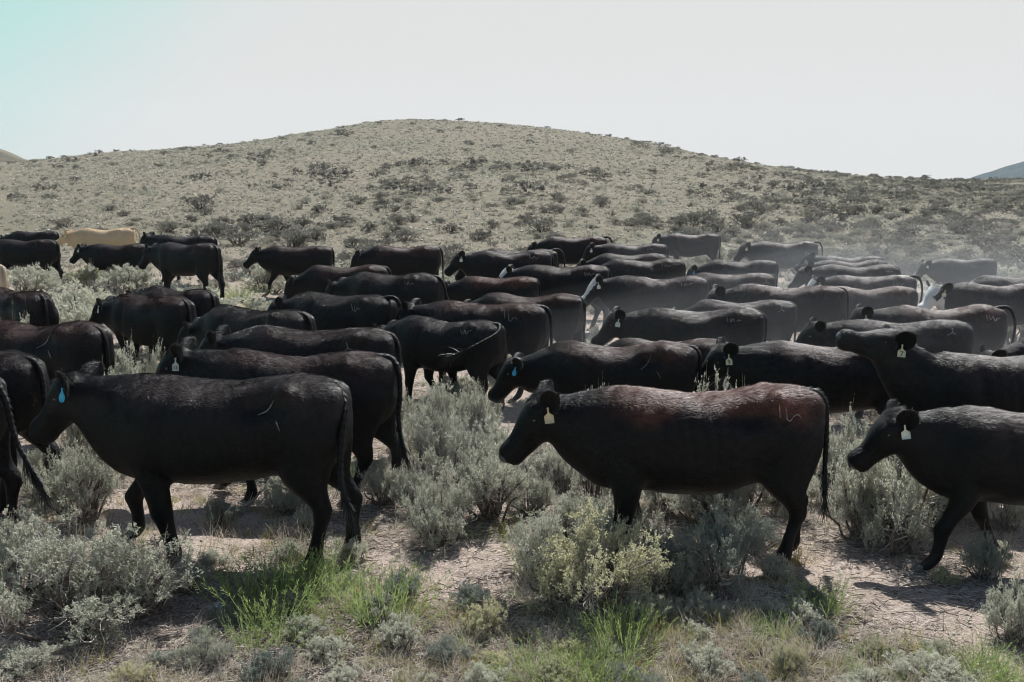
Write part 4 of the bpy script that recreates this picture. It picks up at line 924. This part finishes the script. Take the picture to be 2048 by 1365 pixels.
# a fringe of small shrubs along the crest
for k in range(46):
    px = rs.uniform(-40, 1700); y = rs.uniform(118, 131); x = (px - 1024) / FPX * y; cand.append((x, y, rs.uniform(.25, .6)))
cand.sort(key=lambda q: q[1])
def seen(x, y):
    p = proj((x, y, gz(x, y) + .3)); return -15 < p[0] < 2063
vis = [q for q in cand if seen(q[0], q[1])]; side = [q for q in cand if not seen(q[0], q[1])]
for k in range(900):
    y = math.sqrt(rs.uniform(8 ** 2, 100 ** 2)); x = rs.choice([-1, 1]) * rs.uniform(.56, .95) * y; side.append((x, y, rs.uniform(.25, .65)))
SPR = random.Random(31); NSPR = 0
for k in range(400):
    px, py = SPR.uniform(-20, 2060), SPR.uniform(1120, 1400); x, y = px_ground(px, py); r = SPR.uniform(.09, .20)
    if any((x - a) ** 2 + (y - b) ** 2 < (q + r) ** 2 * .8 for (a, b, q) in SPOTS): continue
    if any((x - a) ** 2 + (y - b) ** 2 < (q * .8) ** 2 for (a, b, q) in BARE): continue
    put_sage(x, y, r, r * SPR.uniform(.7, 1.2), SPR.randrange(7), SPR.choice([SAGE, SAGE, SAGEB, SAGEY]), 4, 'small scraggly sagebrush sprig on the foreground litter', 'small sagebrush sprigs in the foreground', lod=1); NSPR += 1
    if NSPR >= 46: break
NIND = 300 - len(HERO) - NSPR
near_ = vis[:NIND]; far_ = vis[NIND:]
print('SHRUBS visible', len(vis), 'individual to', near_[-1][1])
LEGS_AT = [(c['X'], c['Y'], R(c['yaw']), c['s']) for c in COWS]
def under_cow(x, y):
    for (cx, cy_, a, s_) in LEGS_AT:
        dx, dy = x - cx, y - cy_; u = dx * math.cos(a) - dy * math.sin(a); v = dx * math.sin(a) + dy * math.cos(a)
        if -1.5 * s_ < u < 1.0 * s_ and abs(v) < .45: return True
    return False
for (x, y, r) in near_:
    px = float(proj((x, y, gz(x, y)))[0])
    if y < 27:
        h = r * rs.uniform(.75, 1.0) * (.62 if under_cow(x, y) else .95)
        lab, grp = ('grey green sagebrush growing among the left part of the herd', 'sagebrush among the left of the herd') if px < 1024 else ('grey green sagebrush growing among the right part of the herd', 'sagebrush among the right of the herd')
    else:
        r *= 1.12; h = r * rs.uniform(.6, .9)
        lab, grp = ('grey sagebrush on the flat behind the left part of the herd', 'sagebrush behind the left of the herd') if px < 1024 else ('grey sagebrush on the flat behind the right part of the herd', 'sagebrush behind the right of the herd')
    q = rs.rand(); lf = SAGE if q < .45 else (SAGEF if q < .8 else (SAGEB if q < .88 else SAGED))
    if y < 20: put_sage(x, y, r, min(h, .6), rs.randint(7), SAGE, 20, lab, grp, lod=1)
    else: put_sage(x, y, r, h, rs.randint(4), lf, 0, lab, grp, lod=2, parts=False)
def merged(name, items, src, mats_, label, cat, rsx):
    """one countless mass: many small plants as one object"""
    a = Acc(); D = {}
    for v, (F, S) in src.items():
        parts = []
        for sidx, s_ in enumerate((F, S)):
            if s_.v:
                V = np.concatenate(s_.v)
                for k in (3, 4):
                    if s_.f[k]: parts.append((k, V, np.concatenate(s_.f[k]), np.concatenate(s_.m[k]) + sidx * 2))
        D[v] = parts
    keys = list(D)
    for (x, y, r, h) in items:
        v = keys[rsx.randint(len(keys))]; an = rsx.uniform(0, 6.28); c, s_ = math.cos(an) * r, math.sin(an) * r; z0 = gz(x, y) - .02
        li = 4 if (r > .5 or rsx.rand() < .3) else 0
        for (k, V, F_, m_) in D[v]:
            W = np.stack([V[:, 0] * c - V[:, 1] * s_ + x, V[:, 0] * s_ + V[:, 1] * c + y, V[:, 2] * h + z0], 1)
            a.v.append(W.astype(np.float32)); a.f[k].append(F_ + a.n); a.m[k].append(np.where(m_ == 0, li, m_).astype(np.int32)); a.n += len(W)
    o = link(name, a.mesh(name, mats_)); tag(o, label, cat, kind='stuff'); return o
MS = [SAGEF, STALK, BARK, TWIG, SAGED]
f2 = [(x, y, r * 1.1, r * rs.uniform(.65, .95)) for (x, y, r) in far_ + [q for q in side if not under_cow(q[0], q[1])] if y < 55]; f3 = [(x, y, r * 1.1, r * rs.uniform(.6, .9)) for (x, y, r) in far_ + side if y >= 55]
print('far', len(f2), len(f3))
if f2: merged('sagebrush_cover', f2, FARMsrc2, MS, 'grey sagebrush covering the rising ground behind the herd', 'sagebrush', rs)
merged('sagebrush_cover', f3, FARMsrc, MS, 'dark sagebrush dotting the hillside up to the crest', 'sagebrush', rs)

# --- green rabbitbrush and other shoots
def shoots(seed, n, leafy=1.0, spread=.5):
    rs_ = np.random.RandomState(seed); a = Acc(); st_ = Acc()
    b = np.stack([rs_.normal(size=n) * .22, rs_.normal(size=n) * .22, np.zeros(n)], 1); dirn = unit(np.stack([b[:, 0] * 1.6 + rs_.normal(size=n) * spread * .5, b[:, 1] * 1.6 + rs_.normal(size=n) * spread * .5, np.ones(n)], 1))
    L = rs_.uniform(.45, 1.0, n); e = b + dirn * L[:, None]; bend = np.stack([b[:, 0] * .12, b[:, 1] * .12, 0 * L], 1)
    ribbons(a, b, e, bend, .012, .004, rs_, 0, 3)
    q = int(15 * leafy); t = rs_.uniform(.25, 1, n * q); p = np.repeat(b, q, 0) + np.repeat(e - b, q, 0) * t[:, None] + np.repeat(bend, q, 0) * (4 * t * (1 - t))[:, None]
    dd = unit(np.repeat(dirn, q, 0) * 1.1 + rs_.normal(size=(n * q, 3)) * .42); a.add(*diamonds(p, dd, rs_.uniform(.05, .12, n * q), .010, rs_), 0)
    k = n // 2; bb = b[:k] * .12; ee = bb + unit(dirn[:k] + rs_.normal(size=(k, 3)) * .4) * rs_.uniform(.15, .45, (k, 1)); ribbons(st_, bb, ee, rs_.normal(size=(k, 3)) * .02, .010, .004, rs_, 0, 2)
    return a, st_
SH = {}
def put_green(px, py, hwp, hp, n, m, name, label, cat, group=None, spread=.5):
    x, y = px_ground(px, py); k = y / FPX * 1.02; key = (n, m.name, spread, px % 3)
    if key not in SH:
        a, s_ = shoots(500 + px % 3 + n, n, spread=spread); SH[key] = (a.mesh('leafy_shoots', [m]), s_.mesh('dry_stems', [TWIG]))
    o = bpy.data.objects.new(name, None); COL.objects.link(o); link('leafy_shoots', SH[key][0], o); link('dry_stems', SH[key][1], o)
    o.location = (x, y, gz(x, y) - .01); sx = hwp * k / .62; o.scale = (sx, sx, hp * k * .95); o.rotation_euler = (0, 0, (px * 1.7) % 6.28); tag(o, label, cat, group or 'green shoots in the foreground')
GR = [
 (540, 1225, 95, 135, 170, GREEN, 'broad green rabbitbrush below the belly of the blue tagged cow'),
 (640, 1190, 85, 115, 150, GREEN, 'green rabbitbrush at the near hind hoof of the blue tagged cow'),
 (765, 1235, 95, 130, 150, GREEN, 'green rabbitbrush right of the blue tagged cow hind hooves'),
 (570, 1275, 75, 90, 110, GREEN, 'short green shoots below the broad rabbitbrush'),
 (500, 1300, 50, 100, 60, GREEN, 'bright narrow green shoots in front of the small round sagebrush'),
 (215, 1150, 35, 120, 60, GREEN, 'bright green tuft rising behind the big lower left sagebrush'),
 (285, 1100, 18, 55, 40, GREEN, 'second bright green tuft behind the lower left sagebrush'),
 (90, 945, 22, 70, 40, GREEN, 'green tuft seen between the rumps at the left edge'),
 (1245, 1300, 75, 110, 150, GREEN, 'leaning bright green shoots right of bottom centre'),
 (1110, 1372, 100, 90, 190, GREEN, 'wide bright green shoots at the bottom edge'),
 (1200, 1378, 85, 90, 160, GREEN, 'green shoots at the bottom edge above the grey mat'),
 (1550, 1280, 55, 70, 90, GREEN, 'feathery green tuft below the dark bluish sagebrush'),
 (1502, 1225, 25, 35, 40, GREEN, 'little green tuft touching the dark bluish sagebrush'),
 (1640, 1225, 65, 90, 90, GREEN, 'thin green shoots at the rear hoof of the rusty backed cow'),
 (1675, 1235, 28, 55, 40, GREEN, 'greenish shoots with dry tips beside the dusty track'),
 (1700, 1352, 35, 90, 50, GREEN, 'upright green shoots near the bottom, right of centre'),
 (1765, 1330, 30, 40, 40, GREEN, 'short green shoots in front of the shadow of the front right cow'),
 (1950, 1352, 85, 75, 170, GREEN, 'bright green patch at the lower right'),
 (2010, 1378, 60, 80, 110, GREEN, 'bright green shoots in the lower right corner'),
 (1860, 1310, 25, 30, 30, GREEN, 'small green shoots by the shadow of the front right cow'),
 (860, 905, 40, 50, 70, GREEN, 'green patch within the sagebrush below the flung tail'),
 (690, 985, 30, 85, 60, GREEN, 'green shoots between the hind legs of the front left cows'),
 (945, 1080, 30, 40, 40, GREEN, 'pale green shoots before the central sagebrush'),
 (480, 600, 45, 38, 120, GREEN, 'bright green patch beside the grazing cow'),
 (1085, 945, 20, 45, 40, GREEN, 'small green shoots under the jaw of the rusty backed cow'),
 (1150, 1160, 22, 55, 40, GREEN, 'green shoots left of the yellow tipped sagebrush'),
 (515, 625, 40, 24, 90, OLIVE, 'orange green grass patch beside the grazing cow'),
 (1015, 1075, 30, 55, 60, OLIVE, 'olive yellow tuft left of the yellow tipped sagebrush'),
 (1590, 1130, 40, 60, 90, OLIVE, 'yellow green tuft behind the near hind hoof of the rusty backed cow'),
 (940, 1300, 45, 45, 60, GREEN, 'small green shoots on the litter at bottom centre'),
 (960, 1345, 60, 40, 90, OLIVE, 'straw green tuft at the bottom, left of the wide green shoots'),
 (830, 1340, 50, 35, 70, OLIVE, 'low straw tuft near the bottom edge, left of centre'),
 (1040, 1110, 35, 70, 60, GREEN, 'green shoots among the grey sagebrush left of the yellow tipped one'),
 (1780, 1365, 45, 50, 60, GREEN, 'green shoots at the bottom edge right of the mossy sagebrush'),
 (905, 1245, 40, 45, 60, OLIVE, 'straw coloured tuft beside the dusty track at centre'),
 (1270, 1330, 45, 25, 60, OLIVE, 'low straw yellow tuft near the bottom centre'),
 (860, 1180, 30, 30, 50, OLIVE, 'straw yellow tuft on the trodden ground at centre'),
 (1330, 660, 18, 16, 40, OLIVE, 'tiny yellow green tuft in the dust behind the herd'),
]
for (px, py, hwp, hp, n, m, lab) in GR: put_green(px, py, hwp, hp, n, m, 'rabbitbrush' if m is GREEN else 'grass_tuft', lab, 'rabbitbrush' if m is GREEN else 'grass tuft', 'green shoots in the foreground' if m is GREEN else 'yellowing tufts', .5)

# --- grass, litter and pebbles that nobody could count
def fan_pts(n, y0, y1, rsx, u=.80, pw=1.0):
    n = int(n * 1.2); y = y0 * (y1 / y0) ** (rsx.rand(n) ** pw); u_ = rsx.uniform(-1, 1, n); x = (u_ * .58 + np.sign(u_) * np.clip(np.abs(u_) - .85, 0, 1) * 2.4) * y; return x, y
rs = np.random.RandomState(77)
def blades(n_t, nb, y0, y1, hmin, hmax, w, mat_list, name, label, cat, pw=1.0, sel=None, grow=0.0, lean=.6):
    x, y = fan_pts(n_t, y0, y1, rs, pw=pw)
    if sel is not None: m = sel(x, y); x, y = x[m], y[m]
    n = len(x); X = np.repeat(x, nb) + rs.normal(size=n * nb) * .03 * (1 + grow * np.repeat(y, nb)); Y = np.repeat(y, nb) + rs.normal(size=n * nb) * .03 * (1 + grow * np.repeat(y, nb))
    Z = ground(X, Y); P0 = np.stack([X, Y, Z - .005], 1); hh = np.repeat(rs.uniform(hmin, hmax, n), nb) * rs.uniform(.5, 1.1, n * nb)
    dv = unit(np.stack([rs.normal(size=n * nb) * lean, rs.normal(size=n * nb) * lean, np.ones(n * nb)], 1)); P1 = P0 + dv * hh[:, None]; bend = np.stack([-dv[:, 0] * .1 * hh, -dv[:, 1] * .1 * hh, .06 * hh], 1)
    ww = w * (1 + grow * 6 * np.repeat(y, nb)); a = Acc(); mi = np.repeat(rs.randint(0, len(mat_list), n), nb)
    for k in range(len(mat_list)):
        q = mi == k; ribbons(a, P0[q], P1[q], bend[q], ww[q], 0.0008, rs, k, 2 if y1 < 30 else 1)
    o = link(name, a.mesh(name, mat_list)); tag(o, label, cat, kind='stuff')
def bare(x, y):
    q = np.zeros(len(x))
    for (a, b, r) in BARE: q = np.maximum(q, np.exp(-(((x - a) ** 2 + (y - b) ** 2) / r ** 2)))
    return rs.rand(len(x)) > q * 1.15
patch = lambda x, y: bare(x, y) & (vn(np.stack([x, y, 0 * x], 1), 1.1, 9) > rs.uniform(-.9, .55, len(x)))
blades(9500, 20, 4.6, 26, .05, .17, .0035, [DRYG, DRYG, DRYG, DRYG, OLIVE], 'dry_grass', 'straw coloured dry grass over the trodden ground', 'grass', 1.3, patch)
blades(750, 16, 4.6, 26, .04, .11, .004, [GREEN, SAGE, OLIVE], 'green_grass', 'short green grass between the sagebrush', 'grass', 1.3, lambda x, y: bare(x, y) & (vn(np.stack([x, y, 0 * x], 1), .8, 19) > .15))
blades(30000, 8, 27, 130, .09, .24, .012, [SAGEF, DRYG, SAGED, SAGEF], 'hill_grass', 'thin tan and olive grass tufts covering the hill', 'grass', .62, None, .012, .9)
def litter():
    n = 190000; x, y = fan_pts(n, 4.4, 24, rs, pw=1.25); n = len(x); ln = rs.uniform(.02, .14, n) * (1 + .8 * (rs.rand(n) < .08)); an = rs.uniform(0, 6.28, n)
    k = (vn(np.stack([x, y, 0 * x], 1), 1.6, 31) > rs.uniform(-1.0, .5, n)) & (bare(x, y) | (rs.rand(n) < .2)); x, y, ln, an = x[k], y[k], ln[k], an[k]; n = len(x)
    x1, y1 = x + np.cos(an) * ln, y + np.sin(an) * ln; P0 = np.stack([x, y, ground(x, y) + rs.uniform(.003, .022, n)], 1); P1 = np.stack([x1, y1, ground(x1, y1) + rs.uniform(.003, .03, n)], 1)
    a = Acc(); h = n // 3; bd = np.stack([rs.normal(size=n) * .012, rs.normal(size=n) * .012, rs.rand(n) * .008], 1)
    ribbons(a, P0[:h], P1[:h], bd[:h], .0045, .0025, rs, 0, 2); ribbons(a, P0[h:2 * h], P1[h:2 * h], bd[h:2 * h], .004, .002, rs, 1, 2); P0[2 * h:, 2] -= .004; ribbons(a, P0[2 * h:], P1[2 * h:], bd[2 * h:], .0065, .003, rs, 2, 2)
    o = link('twig_litter', a.mesh('twig_litter', [TWIG, DRYG, BARK])); tag(o, 'dead twigs and straw strewn over the soil', 'litter', kind='stuff')
litter()
def pebbles(n, y0, y1, r0, r1, name, label, pw):
    x, y = fan_pts(n, y0, y1, rs, pw=pw); n = len(x); r = rs.uniform(r0, r1, n) ** 1.0; O = np.array([(1, 0, 0), (0, 1, 0), (-1, 0, 0), (0, -1, 0), (0, 0, 1), (0, 0, -1.)])
    J = O[None] * r[:, None, None] * rs.uniform(.6, 1.3, (n, 6, 1)) * np.array([1, 1, .6]) + np.stack([x, y, ground(x, y) + r * .1], 1)[:, None]
    F = np.array([(0, 1, 4), (1, 2, 4), (2, 3, 4), (3, 0, 4), (1, 0, 5), (2, 1, 5), (3, 2, 5), (0, 3, 5)]); f = (F[None] + (np.arange(n) * 6)[:, None, None]).reshape(-1, 3)
    a = Acc(); a.add(J.reshape(-1, 3), f); o = link(name, a.mesh(name, [STONE])); tag(o, label, 'stones', kind='stuff')
pebbles(5000, 4.4, 24, .004, .015, 'pebbles', 'small pebbles and clods on the dusty soil', 1.2)
pebbles(5500, 30, 128, .03, .11, 'stones', 'pale small stones scattered over the hillside', .55)
# loose rocks and a dead branch in the foreground
def rock(px, py, r, label):
    x, y = px_ground(px, py); q = np.random.RandomState(px); a = Acc(); n = 14; zc = np.linspace(-.5, 1, 8)
    C = [(q.normal() * .05 * r, q.normal() * .05 * r, z * r * .45) for z in zc]; W_ = np.sqrt(np.clip(1.02 - ((zc - .05) / 1.0) ** 2, .02, 1)) * r
    rings(a, C, [(w_, 0, 0) for w_ in W_], [(0, w_ * .75, 0) for w_ in W_], n)
    V = np.concatenate(a.v); V += (vn(V / r, 2.5, px) * .13 * r)[:, None] * unit(V); a.v = [V.astype(np.float32)]
    o = link('rock', a.mesh('rock', [STONE])); o.location = (x, y, gz(x, y)); tag(o, label, 'rock', 'pale rocks under the blue tagged cow')
rock(432, 1222, .085, 'larger pale rock in the shade below the blue tagged cow'); rock(455, 1258, .03, 'small white rock just below the larger pale rock')
def branch():
    x, y = px_ground(475, 1030); a = Acc(); P = interp_curve([(-.16, 0, .03), (-.04, .02, .04), (.07, 0, .07), (.15, .03, .13), (.19, .02, .19)], 12); tube(a, P, np.linspace(.016, .006, 12), 6, 0, True)
    for i in (5, 7, 9): tube(a, [P[i], P[i] + (.05, .02, .05), P[i] + (.07, .05, .11)], [.007, .005, .002], 4)
    o = link('dead_branch', a.mesh('dead_branch', [TWIG])); o.location = (x, y, gz(x, y)); tag(o, 'bleached dead branch on the ground beneath the front left cows', 'branch')
branch()
#AIR
# ------------------------------------------------------------------ thin air and the dust the herd kicks up
def vol_mat(name, col, dens, an):
    m = bpy.data.materials.new(name); m.use_nodes = True; t = m.node_tree; t.nodes.clear()
    v = N(t, 'ShaderNodeVolumePrincipled'); v.inputs['Color'].default_value = (*col, 1); v.inputs['Density'].default_value = dens; v.inputs['Anisotropy'].default_value = an
    o = N(t, 'ShaderNodeOutputMaterial'); t.links.new(v.outputs[0], o.inputs['Volume']); return m
def haze():
    a = Acc(); x0, x1, y0, y1, z0, z1 = -420, 900, -120, 1010, -12, 90
    a.add([(x, y, z) for z in (z0, z1) for y in (y0, y1) for x in (x0, x1)], [(0, 2, 3, 1), (4, 5, 7, 6), (0, 1, 5, 4), (2, 6, 7, 3), (0, 4, 6, 2), (1, 3, 7, 5)])
    tag(link('haze', a.mesh('haze', [vol_mat('haze', (.80, .88, .95), .00014, .3)])), 'pale summer haze over the range', 'haze', kind='stuff')
haze()
def puff(x, y, z, rx, ry, rz, dens, seed):
    n = 36; a = Acc(); th = np.linspace(0, math.pi, 20); C = [(0, 0, math.cos(t)) for t in th]; s_ = np.sin(th)
    rings(a, C, [(q + .001, 0, 0) for q in s_], [(0, q + .001, 0) for q in s_], n)
    a.f = {k: [f[:, ::-1] for f in v] for k, v in a.f.items()}
    V = np.concatenate(a.v); V = V * (1 + .22 * vn(V, 2.2, seed) + .08 * vn(V, 5, seed + 1))[:, None] * np.array([rx, ry, rz]); a.v = [V.astype(np.float32)]
    o = link('dust_cloud', a.mesh('dust_cloud', [vol_mat('dust', (.86, .89, .93), dens, .45)])); o.location = (x, y, z); tag(o, 'drifting dust raised by the hooves', 'dust', kind='stuff')
for i_, (x, y, z, rx, ry, rz, dn) in enumerate([
    (5.0, 14.5, .4, 5.0, 4.2, 1.0, .016), (6.4, 15.5, .5, 5.5, 4.0, 1.1, .014), (3.2, 13.6, .4, 4.5, 3.0, .9, .014), (9.5, 20.5, .6, 5.0, 6.0, 1.3, .018),
    (8.0, 22.0, .7, 7.0, 5.0, 1.5, .014), (2.2, 12.2, .3, 2.9, 2.0, .8, .012), (1.6, 13.2, .3, 2.5, 2.4, .8, .010), (4.5, 10.9, .4, 2.8, 1.3, .8, .030), (6.2, 11.2, .4, 2.2, 1.2, .9, .030),
    (.4, 8.5, .25, 1.8, .9, .6, .035), (.0, 8.9, .2, 1.1, .7, .5, .045), (8.5, 27, .8, 8, 5, 1.4, .009), (2.7, 7.0, .1, 1.2, .6, .35, .04), (11.5, 17.5, .5, 4.0, 4.5, 1.2, .02)]): puff(x, y, z, rx, ry, rz, dn * .38, i_ + 1)
